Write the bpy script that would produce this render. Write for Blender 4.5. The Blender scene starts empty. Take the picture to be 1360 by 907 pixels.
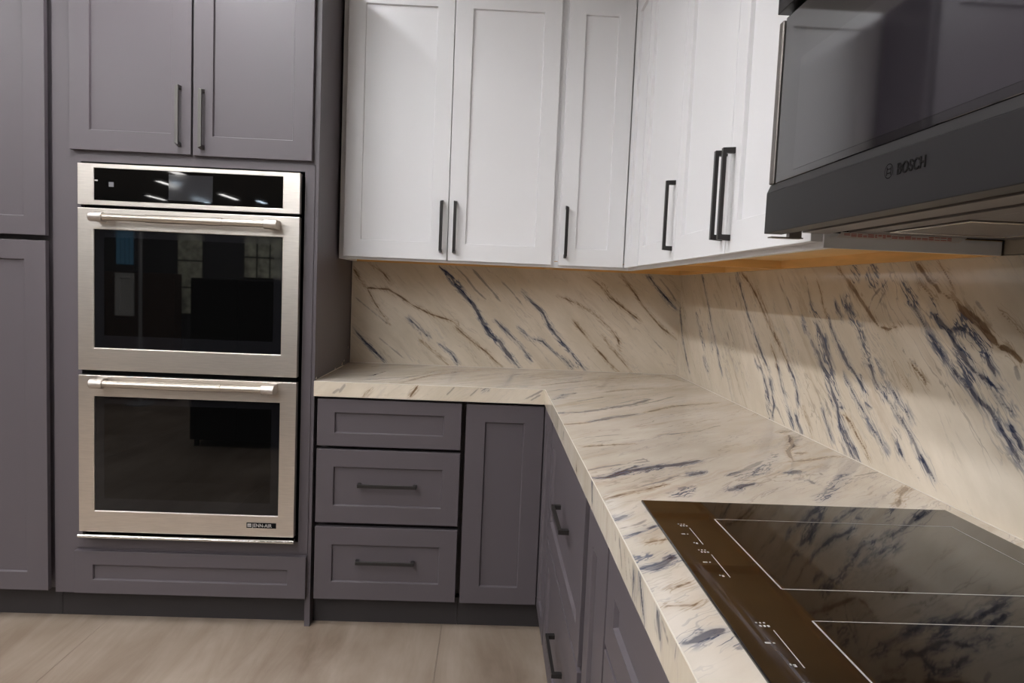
import bpy, bmesh, math, random
import numpy as np
from mathutils import Matrix, Vector

# ------------------------------------------------------------------ camera
SC = bpy.context.scene
COL = SC.collection
yaw, pitch, roll, FPX = 0.03234, -0.07624, 0.04254, 933.62
cyw, syw, cp, sp, cr, sr = math.cos(yaw), math.sin(yaw), math.cos(pitch), math.sin(pitch), math.cos(roll), math.sin(roll)
fwd = Vector((syw*cp, cyw*cp, sp))
rt = Vector((cyw, -syw, 0))
upv = rt.cross(fwd)
r2 = rt*cr + upv*sr
u2 = -rt*sr + upv*cr
cam = bpy.data.cameras.new('camera')
cam.sensor_width = 36.0
cam.lens = 36.0*FPX/1360.0
cam.clip_start = 0.05
cam_ob = bpy.data.objects.new('camera', cam)
COL.objects.link(cam_ob)
M = Matrix.Identity(4)
for i in range(3):
    M[i][0], M[i][1], M[i][2] = r2[i], u2[i], -fwd[i]
M.translation = Vector((-0.85096, -3.1459, 1.2759))
cam_ob.matrix_world = M
SC.camera = cam_ob

# ------------------------------------------------------------------ world, exposure, light levels
w = bpy.data.worlds.new('world')
SC.world = w
w.use_nodes = True
w.node_tree.nodes['Background'].inputs[0].default_value = (0.9, 0.92, 1.0, 1)
w.node_tree.nodes['Background'].inputs[1].default_value = 0.1
SC.view_settings.view_transform = 'Standard'
SC.view_settings.look = 'None'
SC.view_settings.gamma = 1.0
SC.view_settings.exposure = 0.04
SC.view_settings.use_curve_mapping = False
CEIL = 2.80
LAMP_WARM = 50.5     # radiance of the warm-white tubes over the kitchen
LAMP_COOL = 30.0
REAR_FILL = 6.0
LEFT_FILL = 20.0
VEINS={
'back':[
('b',7.0,1,[(0.916,-0.712),(0.978,-0.765),(1.033,-0.806),(1.059,-0.847),(1.136,-0.894),(1.195,-0.93),(1.249,-0.987),(1.313,-1.034),(1.355,-1.085)]),
('c',16.0,1,[(1.233,-0.965),(1.292,-1.011),(1.35,-1.08)]),
('c',14.0,1,[(1.016,-0.8),(1.065,-0.847),(1.114,-0.882)]),
('b',4.0,1,[(0.92,-1.31),(1.003,-1.401),(1.073,-1.463)]),
('n',3.0,1,[(1.269,-1.292),(1.317,-1.332),(1.358,-1.399)]),
('n',3.0,1,[(1.248,-1.402),(1.285,-1.436),(1.333,-1.464)]),
('n',4.0,1,[(1.104,-0.993),(1.119,-1.027),(1.143,-1.117),(1.179,-1.196),(1.215,-1.252),(1.246,-1.308),(1.248,-1.402),(1.253,-1.363)]),
('n',3.0,1,[(0.918,-0.79),(0.986,-0.866),(1.033,-0.935),(1.092,-1.004)]),
('n',2.5,1,[(1.091,-1.298),(1.129,-1.327),(1.194,-1.373),(1.248,-1.402)]),
('g',3.0,1,[(1.091,-1.304),(1.149,-1.382),(1.207,-1.456)]),
('b',3.5,1,[(1.037,-1.119),(1.08,-1.17),(1.122,-1.216)]),
('b',3.0,1,[(0.925,-0.987),(0.974,-1.022),(1.011,-1.073)]),
('g',5.0,1,[(1.212,-0.808),(1.265,-0.855),(1.313,-0.901),(1.356,-0.942)]),
('g',4.0,1,[(1.22,-0.875),(1.257,-0.921),(1.316,-0.968),(1.358,-1.014)]),
('b',5.0,1,[(0.919,-0.413),(0.984,-0.473),(1.039,-0.521),(1.104,-0.58),(1.169,-0.616),(1.212,-0.663),(1.26,-0.715)]),
('c',14.0,1,[(0.929,-0.447),(0.995,-0.485),(1.06,-0.544)]),
('b',3.5,1,[(0.949,-0.657),(1.02,-0.711),(1.074,-0.769),(1.106,-0.804),(1.127,-0.827)]),
('b',3.0,1,[(0.922,-0.47),(0.96,-0.505),(0.998,-0.564),(1.041,-0.611),(1.055,-0.667),(1.098,-0.725)]),
('n',3.5,1,[(1.149,-0.171),(1.202,-0.247),(1.249,-0.317),(1.303,-0.365),(1.345,-0.423)]),
('n',2.5,1,[(1.015,-0.26),(1.06,-0.268),(1.115,-0.31),(1.189,-0.404),(1.22,-0.473),(1.25,-0.553)]),
('n',3.0,1,[(0.919,-0.266),(0.962,-0.313),(1.011,-0.361),(1.077,-0.421),(1.142,-0.481)]),
('g',4.0,1,[(1.199,-0.707),(1.253,-0.754),(1.306,-0.812)]),
('n',3.5,1,[(1.081,-0.01),(1.123,-0.075),(1.188,-0.141),(1.275,-0.208),(1.35,-0.274)]),
('b',3.5,1,[(1.216,-0.021),(1.28,-0.084),(1.355,-0.15)]),
('n',3.0,1,[(1.201,-0.243),(1.238,-0.296),(1.308,-0.356)]),
('n',2.5,1,[(1.026,-0.262),(1.07,-0.275),(1.114,-0.311)]),
('g',4.0,1,[(1.249,-0.02),(1.293,-0.051),(1.352,-0.105)]),
('g',2.0,1,[(0.979,-0.02),(1.098,-0.141),(1.201,-0.243)]),
('n',2.0,1,[(0.915,-0.199),(0.991,-0.271),(1.079,-0.343)]),
('g',2.0,1,[(0.927,-1.21),(0.986,-1.289),(1.039,-1.357)]),
('n',2.0,1,[(0.909,-1.02),(0.971,-1.089),(1.024,-1.157)]),
('g',2.0,1,[(0.924,-0.56),(1.001,-0.62),(1.066,-0.69)]),
],
'right':[
('b',5.0,1,[(0.949,-0.216),(1.005,-0.153),(1.096,-0.069),(1.194,-0.014),(1.271,0.037)]),
('b',3.5,1,[(0.99,-0.629),(1.08,-0.55),(1.146,-0.489),(1.215,-0.434),(1.292,-0.367),(1.362,-0.304)]),
('c',22.0,1,[(1.065,-0.501),(1.124,-0.461),(1.184,-0.424)]),
('c',18.0,1,[(1.052,-0.409),(1.116,-0.351),(1.203,-0.259)]),
('c',16.0,1,[(0.982,-0.482),(1.034,-0.386)]),
('g',2.5,1,[(1.235,-0.742),(1.267,-0.709),(1.313,-0.659),(1.361,-0.628)]),
('b',3.5,1,[(1.063,-1.042),(1.098,-0.993),(1.136,-0.942),(1.184,-0.888),(1.225,-0.838),(1.268,-0.799),(1.308,-0.76),(1.359,-0.711)]),
('n',4.0,1,[(1.077,-1.201),(1.101,-1.17),(1.138,-1.117),(1.177,-1.052),(1.23,-0.98),(1.279,-0.916),(1.326,-0.838),(1.363,-0.743)]),
('n',2.5,1,[(1.121,-1.148),(1.17,-1.073),(1.212,-1.025),(1.255,-0.975),(1.309,-0.899)]),
('g',3.0,1,[(1.242,-1.186),(1.275,-1.15),(1.309,-1.097),(1.357,-1.05)]),
('g',2.0,1,[(1.313,-1.125),(1.356,-1.079)]),
('g',3.0,1,[(1.263,-1.299),(1.284,-1.287),(1.324,-1.265),(1.349,-1.236)]),
('c',25.0,1,[(1.217,-1.356),(1.24,-1.322),(1.263,-1.295)]),
('b',4.5,1,[(1.097,-1.397),(1.138,-1.361),(1.169,-1.318),(1.202,-1.273),(1.226,-1.253)]),
('b',6.0,1,[(1.106,-1.444),(1.13,-1.42),(1.161,-1.393),(1.19,-1.367),(1.219,-1.333)]),
('c',26.0,1,[(1.123,-1.414),(1.17,-1.378),(1.206,-1.342)]),
('b',3.5,1,[(1.117,-1.532),(1.144,-1.491),(1.176,-1.453),(1.213,-1.413),(1.239,-1.402)]),
('c',14.0,1,[(1.226,-1.522),(1.25,-1.506),(1.275,-1.483),(1.29,-1.455)]),
('b',3.0,1,[(1.236,-1.47),(1.257,-1.44),(1.277,-1.424)]),
('n',4.0,1,[(1.288,-1.536),(1.303,-1.516),(1.332,-1.474),(1.362,-1.424)]),
('c',20.0,1,[(1.328,-1.53),(1.347,-1.515),(1.363,-1.494)]),
('n',1.8,1,[(1.06,-1.117),(1.097,-1.096),(1.14,-1.048)]),
('g',2.0,1,[(1.093,-0.702),(1.156,-0.647),(1.21,-0.578)]),
('g',2.0,1,[(1.054,-1.001),(1.09,-0.951),(1.139,-0.93)]),
('n',1.8,1,[(1.217,-1.413),(1.255,-1.371),(1.292,-1.351),(1.327,-1.323)]),
('g',2.0,1,[(1.159,-0.36),(1.232,-0.29),(1.296,-0.2)]),
('g',3.0,1,[(1.05,-0.969),(1.087,-0.923)]),
('b',3.0,1,[(0.968,-1.069),(1.004,-1.042),(1.055,-0.99),(1.07,-0.932)]),
('c',20.0,1,[(0.916,-1.098),(0.955,-1.066),(1.003,-1.037)]),
('b',4.0,1,[(0.921,-1.099),(0.961,-1.105),(1.002,-1.083),(1.047,-1.055)]),
('b',3.5,1,[(0.921,-1.25),(0.961,-1.212),(0.993,-1.18),(1.027,-1.146),(1.085,-1.108)]),
('c',14.0,1,[(0.919,-1.25),(0.958,-1.217),(0.99,-1.18)]),
('b',3.0,1,[(0.989,-1.268),(1.016,-1.255),(1.057,-1.231),(1.093,-1.181)]),
('g',3.0,1,[(0.915,-1.193),(0.942,-1.152),(0.964,-1.119)]),
('b',4.5,1,[(0.916,-1.305),(0.939,-1.276),(0.96,-1.252)]),
('n',1.8,1,[(0.918,-1.363),(0.948,-1.339),(0.986,-1.293)]),
('b',6.0,1,[(0.916,-1.581),(0.928,-1.556),(0.958,-1.52),(0.983,-1.497),(1.025,-1.477),(1.056,-1.445),(1.089,-1.419),(1.118,-1.379)]),
('b',4.0,1,[(0.915,-1.602),(0.934,-1.579),(0.953,-1.552),(0.973,-1.514)]),
('c',30.0,1,[(1.019,-1.481),(1.06,-1.451),(1.105,-1.41)]),
('c',22.0,1,[(0.927,-1.562),(0.968,-1.518),(1.004,-1.487)]),
('b',3.5,1,[(0.928,-1.469),(0.953,-1.448),(0.978,-1.423),(1.009,-1.404)]),
('b',3.0,0,[(-1.504,1.021),(-1.477,1.025)]),
('g',2.5,1,[(0.991,-1.456),(1.024,-1.416),(1.063,-1.38)]),
('b',3.0,1,[(0.963,-1.702),(0.98,-1.677),(0.999,-1.642),(1.03,-1.599),(1.054,-1.56),(1.078,-1.532),(1.099,-1.498)]),
('c',8.0,1,[(0.999,-1.642),(1.023,-1.611)]),
('n',3.0,1,[(0.928,-1.642),(0.949,-1.617),(0.971,-1.579),(0.998,-1.545),(1.011,-1.492)]),
('b',4.5,1,[(1.077,-1.591),(1.091,-1.578),(1.117,-1.538),(1.134,-1.499)]),
('c',16.0,1,[(1.05,-1.624),(1.078,-1.597),(1.113,-1.563)]),
('b',3.0,1,[(1.037,-1.747),(1.061,-1.71),(1.086,-1.666),(1.102,-1.638),(1.134,-1.611),(1.14,-1.582)]),
('c',14.0,1,[(1.072,-1.689),(1.086,-1.666),(1.103,-1.643)]),
('b',2.5,1,[(1.125,-1.668),(1.149,-1.636)]),
('b',4.0,1,[(0.946,-1.867),(0.969,-1.835),(0.986,-1.811),(1.006,-1.791),(1.029,-1.761),(1.05,-1.725),(1.064,-1.708)]),
('c',10.0,1,[(0.962,-1.84),(0.978,-1.821),(1.004,-1.796)]),
('b',3.0,1,[(1.036,-1.782),(1.057,-1.761),(1.076,-1.731),(1.111,-1.681)]),
('n',1.8,1,[(1.103,-1.764),(1.129,-1.732),(1.153,-1.7)]),
('n',1.5,1,[(1.117,-1.822),(1.135,-1.803),(1.161,-1.755)]),
('c',12.0,1,[(0.99,-1.743),(1.004,-1.732),(1.014,-1.715)]),
('b',3.0,1,[(0.967,-1.76),(0.979,-1.745)]),
('g',2.0,1,[(0.934,-1.823),(0.948,-1.795),(0.966,-1.761)]),
('b',5.0,1,[(1.029,-2.077),(1.052,-2.05),(1.07,-2.03),(1.089,-2.012),(1.107,-1.988),(1.118,-1.96),(1.137,-1.93),(1.155,-1.899),(1.174,-1.87)]),
('c',20.0,1,[(1.137,-1.942),(1.161,-1.927),(1.178,-1.914)]),
('c',9.0,0,[(-2.019,1.14),(-1.989,1.148),(-1.955,1.159)]),
('b',4.0,1,[(1.14,-2.019),(1.148,-1.989),(1.158,-1.961),(1.175,-1.925)]),
('b',4.0,1,[(1.158,-1.998),(1.171,-1.992),(1.185,-1.977)]),
('b',2.5,1,[(1.11,-2.043),(1.122,-2.014),(1.133,-1.997)]),
('b',4.0,1,[(1.05,-2.076),(1.062,-2.066),(1.089,-2.039)]),
('g',3.0,1,[(1.163,-2.053),(1.185,-2.038)]),
('n',4.0,1,[(1.225,-1.633),(1.252,-1.591),(1.281,-1.547),(1.312,-1.506),(1.337,-1.465)]),
('g',2.0,1,[(1.261,-1.584),(1.288,-1.597),(1.306,-1.621),(1.32,-1.645),(1.346,-1.667)]),
('g',2.0,1,[(1.256,-1.61),(1.283,-1.63),(1.3,-1.643)]),
('n',2.0,0,[(-1.713,1.232),(-1.67,1.221),(-1.633,1.225)]),
('c',20.0,1,[(1.33,-1.528),(1.362,-1.505)]),
('c',28.0,1,[(1.318,-1.606),(1.357,-1.57)]),
('c',14.0,1,[(1.306,-1.652),(1.32,-1.63)]),
('c',20.0,1,[(1.275,-1.766),(1.29,-1.737),(1.323,-1.699)]),
('b',3.5,1,[(1.174,-1.874),(1.196,-1.844),(1.217,-1.816),(1.236,-1.793),(1.259,-1.768),(1.282,-1.733)]),
('c',8.0,1,[(1.178,-1.862),(1.201,-1.835),(1.222,-1.808)]),
('n',8.0,1,[(1.212,-1.999),(1.224,-1.982),(1.243,-1.957),(1.26,-1.92),(1.273,-1.894),(1.285,-1.881)]),
('n',4.0,1,[(1.285,-1.881),(1.292,-1.858),(1.307,-1.828),(1.325,-1.797),(1.341,-1.774),(1.363,-1.744)]),
('n',5.0,1,[(1.298,-1.837),(1.314,-1.819),(1.33,-1.784)]),
('n',5.0,0,[(-2.058,1.192),(-2.039,1.2),(-2.017,1.211),(-1.999,1.212)]),
('n',2.5,1,[(1.302,-1.875),(1.324,-1.857),(1.342,-1.839),(1.36,-1.817)]),
('c',14.0,1,[(1.234,-1.846),(1.261,-1.823),(1.289,-1.802)]),
('b',5.0,1,[(1.171,-1.936),(1.19,-1.909),(1.207,-1.888),(1.228,-1.87),(1.242,-1.845),(1.263,-1.81)]),
('c',22.0,1,[(1.168,-1.943),(1.179,-1.924),(1.196,-1.901)]),
('c',24.0,1,[(1.197,-1.979),(1.213,-1.961),(1.226,-1.942),(1.243,-1.912),(1.266,-1.884)]),
('b',4.0,1,[(1.179,-1.985),(1.205,-1.965),(1.223,-1.936),(1.236,-1.91),(1.237,-1.888)]),
('g',3.0,0,[(-1.906,1.238),(-1.888,1.234),(-1.87,1.229)]),
('c',14.0,1,[(1.137,-1.609),(1.188,-1.573),(1.216,-1.545),(1.246,-1.51),(1.283,-1.467)]),
('b',3.0,1,[(1.228,-1.525),(1.255,-1.503),(1.286,-1.466)]),
('g',2.0,1,[(1.161,-1.755),(1.188,-1.724),(1.211,-1.696)]),
('n',2.0,1,[(1.284,-1.831),(1.301,-1.796),(1.322,-1.759)]),
('g',2.0,1,[(1.251,-1.988),(1.264,-1.964),(1.286,-1.934)]),
('n',2.0,1,[(1.237,-2.046),(1.253,-2.021),(1.272,-1.994)]),
('g',2.0,1,[(1.154,-1.783),(1.183,-1.72)]),
],
'top':[
('n',3.0,0,[(-0.645,-0.52),(-0.544,-0.418),(-0.376,-0.248),(-0.218,-0.158),(-0.049,-0.014)]),
('c',14.0,1,[(-0.862,-0.637),(-0.814,-0.608),(-0.732,-0.573),(-0.677,-0.538)]),
('g',4.0,1,[(-0.87,-0.557),(-0.781,-0.474),(-0.744,-0.44)]),
('g',4.0,1,[(-0.519,-0.444),(-0.473,-0.406)]),
('n',2.0,0,[(-0.422,-0.632),(-0.341,-0.561),(-0.211,-0.475)]),
('b',4.5,0,[(-0.645,-1.107),(-0.565,-1.069),(-0.496,-1.008),(-0.43,-0.945),(-0.366,-0.88),(-0.292,-0.767)]),
('c',12.0,0,[(-0.502,-1.021),(-0.43,-0.945),(-0.36,-0.892)]),
('g',4.0,1,[(-0.894,-0.43),(-0.795,-0.349),(-0.737,-0.285)]),
('g',4.0,1,[(-0.907,-0.372),(-0.806,-0.279),(-0.666,-0.178)]),
('b',5.0,0,[(-0.563,-1.224),(-0.505,-1.164),(-0.453,-1.112),(-0.377,-1.052)]),
('n',3.5,0,[(-0.377,-1.052),(-0.308,-0.968),(-0.237,-0.891),(-0.159,-0.847),(-0.048,-0.781)]),
('n',2.0,0,[(-0.639,-1.276),(-0.568,-1.235)]),
('g',2.0,0,[(-0.613,-1.439),(-0.502,-1.378)]),
('g',1.8,0,[(-0.427,-1.377),(-0.357,-1.348),(-0.28,-1.301),(-0.213,-1.226),(-0.182,-1.201)]),
('b',7.0,0,[(-0.639,-1.816),(-0.607,-1.798),(-0.567,-1.753),(-0.529,-1.727),(-0.489,-1.7),(-0.445,-1.683),(-0.379,-1.633)]),
('c',24.0,0,[(-0.586,-1.77),(-0.527,-1.721),(-0.477,-1.698)]),
('g',3.0,0,[(-0.642,-1.752),(-0.598,-1.715),(-0.548,-1.686),(-0.525,-1.654),(-0.492,-1.637)]),
('g',2.5,1,[(-1.685,-0.542),(-1.656,-0.496),(-1.633,-0.503)]),
('b',4.0,0,[(-0.439,-1.762),(-0.394,-1.73)]),
('n',2.0,1,[(-0.25,-0.019),(-0.075,-0.094)]),
('g',2.0,0,[(-0.594,-1.488),(-0.474,-1.409)]),
('n',2.0,0,[(-0.625,-1.536),(-0.49,-1.486)]),
('g',2.0,0,[(-0.658,-0.691),(-0.494,-0.515),(-0.312,-0.353)]),
('g',3.5,1,[(-1.76,-0.357),(-1.724,-0.322),(-1.675,-0.276),(-1.61,-0.224)]),
('c',16.0,0,[(-0.349,-1.754),(-0.309,-1.733),(-0.244,-1.682)]),
('b',4.0,0,[(-0.39,-1.866),(-0.362,-1.836),(-0.339,-1.815)]),
('g',3.0,0,[(-0.347,-1.788),(-0.305,-1.783)]),
('b',4.0,1,[(-2.059,-0.642),(-2.031,-0.615)]),
('g',2.5,0,[(-0.64,-2.096),(-0.606,-2.072),(-0.582,-2.041)]),
('b',3.0,0,[(-0.637,-2.133),(-0.61,-2.108),(-0.58,-2.078)]),
('c',14.0,1,[(-1.914,-0.515),(-1.894,-0.486),(-1.847,-0.453)]),
('g',2.0,0,[(-0.586,-1.88),(-0.506,-1.817),(-0.455,-1.762)]),
('n',2.0,0,[(-0.638,-1.943),(-0.562,-1.886),(-0.5,-1.835)]),
('b',6.0,0,[(-0.641,-2.251),(-0.621,-2.243),(-0.601,-2.223),(-0.579,-2.199)]),
('c',14.0,1,[(-2.233,-0.642),(-2.214,-0.627),(-2.2,-0.613)]),
('b',3.5,0,[(-0.603,-2.214),(-0.579,-2.196)]),
('c',10.0,0,[(-0.595,-2.214),(-0.581,-2.2)]),
('b',4.0,0,[(-0.64,-2.448),(-0.619,-2.437),(-0.605,-2.425),(-0.584,-2.412)]),
('c',8.0,0,[(-0.603,-2.433),(-0.595,-2.427)]),
('n',1.8,0,[(-0.617,-2.313),(-0.583,-2.287)]),
('n',1.8,0,[(-0.643,-2.368),(-0.631,-2.357),(-0.6,-2.355),(-0.585,-2.344)]),
('c',12.0,1,[(-2.444,-0.597),(-2.426,-0.58)]),
('n',1.5,0,[(-0.614,-2.155),(-0.576,-2.135)]),
('g',2.0,0,[(-0.635,-2.132),(-0.609,-2.107),(-0.586,-2.084)]),
('n',4.0,1,[(-1.612,-0.157),(-1.561,-0.144),(-1.505,-0.126),(-1.442,-0.086),(-1.308,-0.039)]),
('n',3.0,0,[(-0.054,-1.285),(-0.018,-1.252)]),
('n',2.5,0,[(-0.16,-1.613),(-0.115,-1.594),(-0.053,-1.554),(-0.017,-1.545)]),
('n',3.0,0,[(-0.121,-1.531),(-0.087,-1.519)]),
('b',6.0,0,[(-0.225,-1.717),(-0.21,-1.715),(-0.181,-1.695)]),
('b',5.0,1,[(-1.796,-0.197),(-1.769,-0.195)]),
('b',3.0,0,[(-0.392,-1.871),(-0.353,-1.831),(-0.316,-1.808)]),
('g',3.0,1,[(-1.76,-0.357),(-1.713,-0.313),(-1.61,-0.225)]),
('c',18.0,0,[(-0.352,-1.759),(-0.316,-1.744),(-0.269,-1.707)]),
('g',2.0,0,[(-0.079,-1.725),(-0.005,-1.683)]),
('c',10.0,1,[(-1.685,-0.266),(-1.62,-0.211),(-1.538,-0.165)]),
('g',3.0,0,[(-0.187,-1.728),(-0.146,-1.723),(-0.141,-1.701)]),
('c',12.0,1,[(-1.916,-0.247),(-1.861,-0.196),(-1.715,-0.088)]),
('g',2.0,1,[(-1.884,-0.325),(-1.826,-0.273)]),
('n',4.0,1,[(-1.932,-0.107),(-1.846,-0.05),(-1.793,-0.006)]),
('g',3.0,1,[(-0.466,-1.344),(-0.413,-1.296),(-0.257,-1.266)]),
('n',2.0,1,[(-0.591,-1.167),(-0.347,-1.079),(-0.186,-0.967),(-0.114,-0.884)]),
('g',2.5,1,[(-0.53,-1.193),(-0.169,-1.052),(-0.028,-0.907)]),
('g',2.0,0,[(-1.428,-0.632),(-1.27,-0.517),(-1.097,-0.368)]),
('g',3.0,0,[(-0.695,-0.228),(-0.549,-0.344),(-0.45,-0.353)]),
],
'edgeb':[
('n',4.0,1,[(0.867,-1.129),(0.89,-1.115),(0.91,-1.101)]),
('g',4.0,1,[(0.876,-1.381),(0.908,-1.36)]),
('g',4.0,1,[(0.872,-1.404),(0.888,-1.382)]),
('c',12.0,1,[(0.896,-0.87),(0.914,-0.848)]),
('g',3.0,1,[(0.879,-0.914),(0.915,-0.878)]),
('g',3.0,1,[(0.88,-0.998),(0.911,-0.969)]),
('g',3.0,1,[(0.875,-0.717),(0.912,-0.65)]),
('g',2.5,1,[(0.872,-0.694),(0.896,-0.657)]),
('n',2.0,1,[(0.868,-1.291),(0.892,-1.269)]),
],
'edger':[
('g',3.0,1,[(0.867,-2.186),(0.907,-2.149)]),
('c',18.0,1,[(0.867,-2.246),(0.9,-2.219)]),
('b',5.0,1,[(0.866,-2.295),(0.913,-2.254)]),
('b',5.0,1,[(0.881,-2.379),(0.908,-2.356)]),
('g',3.0,1,[(0.868,-2.147),(0.909,-2.111)]),
('g',2.5,1,[(0.878,-2.211),(0.903,-2.185)]),
('g',3.0,1,[(0.871,-1.127),(0.911,-1.128)]),
('g',4.0,1,[(0.873,-1.288),(0.9,-1.289)]),
('b',3.5,1,[(0.869,-1.837),(0.913,-1.821)]),
('g',3.0,1,[(0.889,-2.084),(0.907,-2.075)]),
('g',3.0,1,[(0.891,-2.119),(0.906,-2.111)]),
('n',2.5,1,[(0.869,-1.596),(0.879,-1.576)]),
('g',2.5,1,[(0.889,-1.975),(0.913,-1.959)]),
('g',3.0,1,[(0.896,-2.412),(0.907,-2.379)]),
('c',16.0,1,[(0.906,-2.432),(0.91,-2.447)]),
],
}

# ------------------------------------------------------------------ helpers
CY = 1.0

class MB:
    """collects shapes (world coordinates) and links them as one mesh object"""
    def __init__(self):
        self.v, self.f, self.m, self.sm = [], [], [], []
    def add(self, vs, fs, mat=0, smooth=False):
        b = len(self.v)
        self.v += [tuple(p) for p in vs]
        for q in fs:
            self.f.append([b+i for i in q]); self.m.append(mat); self.sm.append(smooth)
        return self
    def box(self, x0, x1, y0, y1, z0, z1, mat=0, T=None):
        x0, x1 = min(x0, x1), max(x0, x1); y0, y1 = min(y0, y1), max(y0, y1); z0, z1 = min(z0, z1), max(z0, z1)
        vs = [(x0,y0,z0),(x1,y0,z0),(x1,y1,z0),(x0,y1,z0),(x0,y0,z1),(x1,y0,z1),(x1,y1,z1),(x0,y1,z1)]
        fs = [(0,3,2,1),(4,5,6,7),(0,1,5,4),(1,2,6,5),(2,3,7,6),(3,0,4,7)]
        if T: vs = [T(*p) for p in vs]
        return self.add(vs, fs, mat)
    def ring(self, outer, inner, w0, w1, T, mat=0, slope=0.0, w_in=None):
        """rectangular ring; outer/inner = (u0,u1,v0,v1); w1 the front, w0 the back; the inner wall slopes down to w_in"""
        def rect(r, w, o=0.0):
            u0, u1, v0, v1 = r
            return [(u0+o,v0+o,w),(u1-o,v0+o,w),(u1-o,v1-o,w),(u0+o,v1-o,w)]
        if w_in is None: w_in = w0
        loops = [rect(outer, w0), rect(outer, w1), rect(inner, w1), rect(inner, w_in, slope), rect(inner, w0, slope)]
        if abs(w_in-w0) < 1e-9: loops.pop(3)
        vs = [p for l in loops for p in l]
        n = len(loops); fs = []
        for a in range(n):
            b = (a+1) % n
            for k in range(4):
                j = (k+1) % 4
                fs.append((a*4+k, a*4+j, b*4+j, b*4+k))
        return self.add([T(*p) for p in vs], fs, mat)
    def tube(self, p0, p1, r, n=24, mat=0, r1=None, caps=True):
        p0, p1 = Vector(p0), Vector(p1); d = (p1-p0).normalized()
        a = d.orthogonal().normalized(); b = d.cross(a)
        r1 = r if r1 is None else r1
        vs = []
        for p, q in ((p0, r), (p1, r1)):
            for k in range(n):
                t = 2*math.pi*k/n
                vs.append(p+(a*math.cos(t)+b*math.sin(t))*q)
        self.add(vs, [(k, (k+1) % n, n+(k+1) % n, n+k) for k in range(n)], mat, True)
        if caps:
            self.add(vs[:n], [tuple(reversed(range(n)))], mat); self.add(vs[n:], [tuple(range(n))], mat)
        return self
    def lathe(self, p0, d, prof, n=28, mat=0):
        """prof = (distance along d, radius) pairs"""
        p0, d = Vector(p0), Vector(d).normalized()
        a = d.orthogonal().normalized(); b = d.cross(a); vs = []
        for s, r in prof:
            for k in range(n):
                t = 2*math.pi*k/n
                vs.append(p0+d*s+(a*math.cos(t)+b*math.sin(t))*r)
        for i in range(len(prof)-1):
            self.add(vs[i*n:(i+2)*n], [(k, (k+1) % n, n+(k+1) % n, n+k) for k in range(n)], mat, True)
        self.add(vs[:n], [tuple(reversed(range(n)))], mat); self.add(vs[-n:], [tuple(range(n))], mat)
        return self
    def build(self, name, mats, parent=None, bevel=0.0, seg=2):
        o = Vector((0, 0, 0))
        p = parent
        while p is not None:
            o += p.location; p = p.parent
        me = bpy.data.meshes.new(name)
        me.from_pydata([tuple(Vector(q)-o) for q in self.v], [], self.f)
        if not isinstance(mats, (list, tuple)): mats = [mats]
        for m in mats: me.materials.append(m)
        me.polygons.foreach_set('material_index', self.m)
        me.polygons.foreach_set('use_smooth', self.sm)
        bm = bmesh.new(); bm.from_mesh(me)
        bmesh.ops.recalc_face_normals(bm, faces=bm.faces)
        bm.to_mesh(me); bm.free()
        ob = bpy.data.objects.new(name, me)
        COL.objects.link(ob)
        if parent is not None: ob.parent = parent
        if bevel > 0:
            b = ob.modifiers.new('bevel', 'BEVEL'); b.width = bevel; b.segments = seg
            b.limit_method = 'ANGLE'; b.angle_limit = math.radians(40)
        return ob

def tag(o, label=None, cat=None, group=None, kind=None):
    if label: o['label'] = label
    if cat: o['category'] = cat
    if group: o['group'] = group
    if kind: o['kind'] = kind
    return o

def thing(name, loc, label, cat, group=None):
    o = bpy.data.objects.new(name, None); COL.objects.link(o)
    o.location = loc; o.empty_display_size = 0.1
    return tag(o, label, cat, group)

def face_y(Y): return lambda u, v, w: (u, Y-w, v)      # a front that looks towards -y
def face_x(X): return lambda u, v, w: (X-w, -u, v)      # a front that looks towards -x; u runs towards the camera

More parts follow.
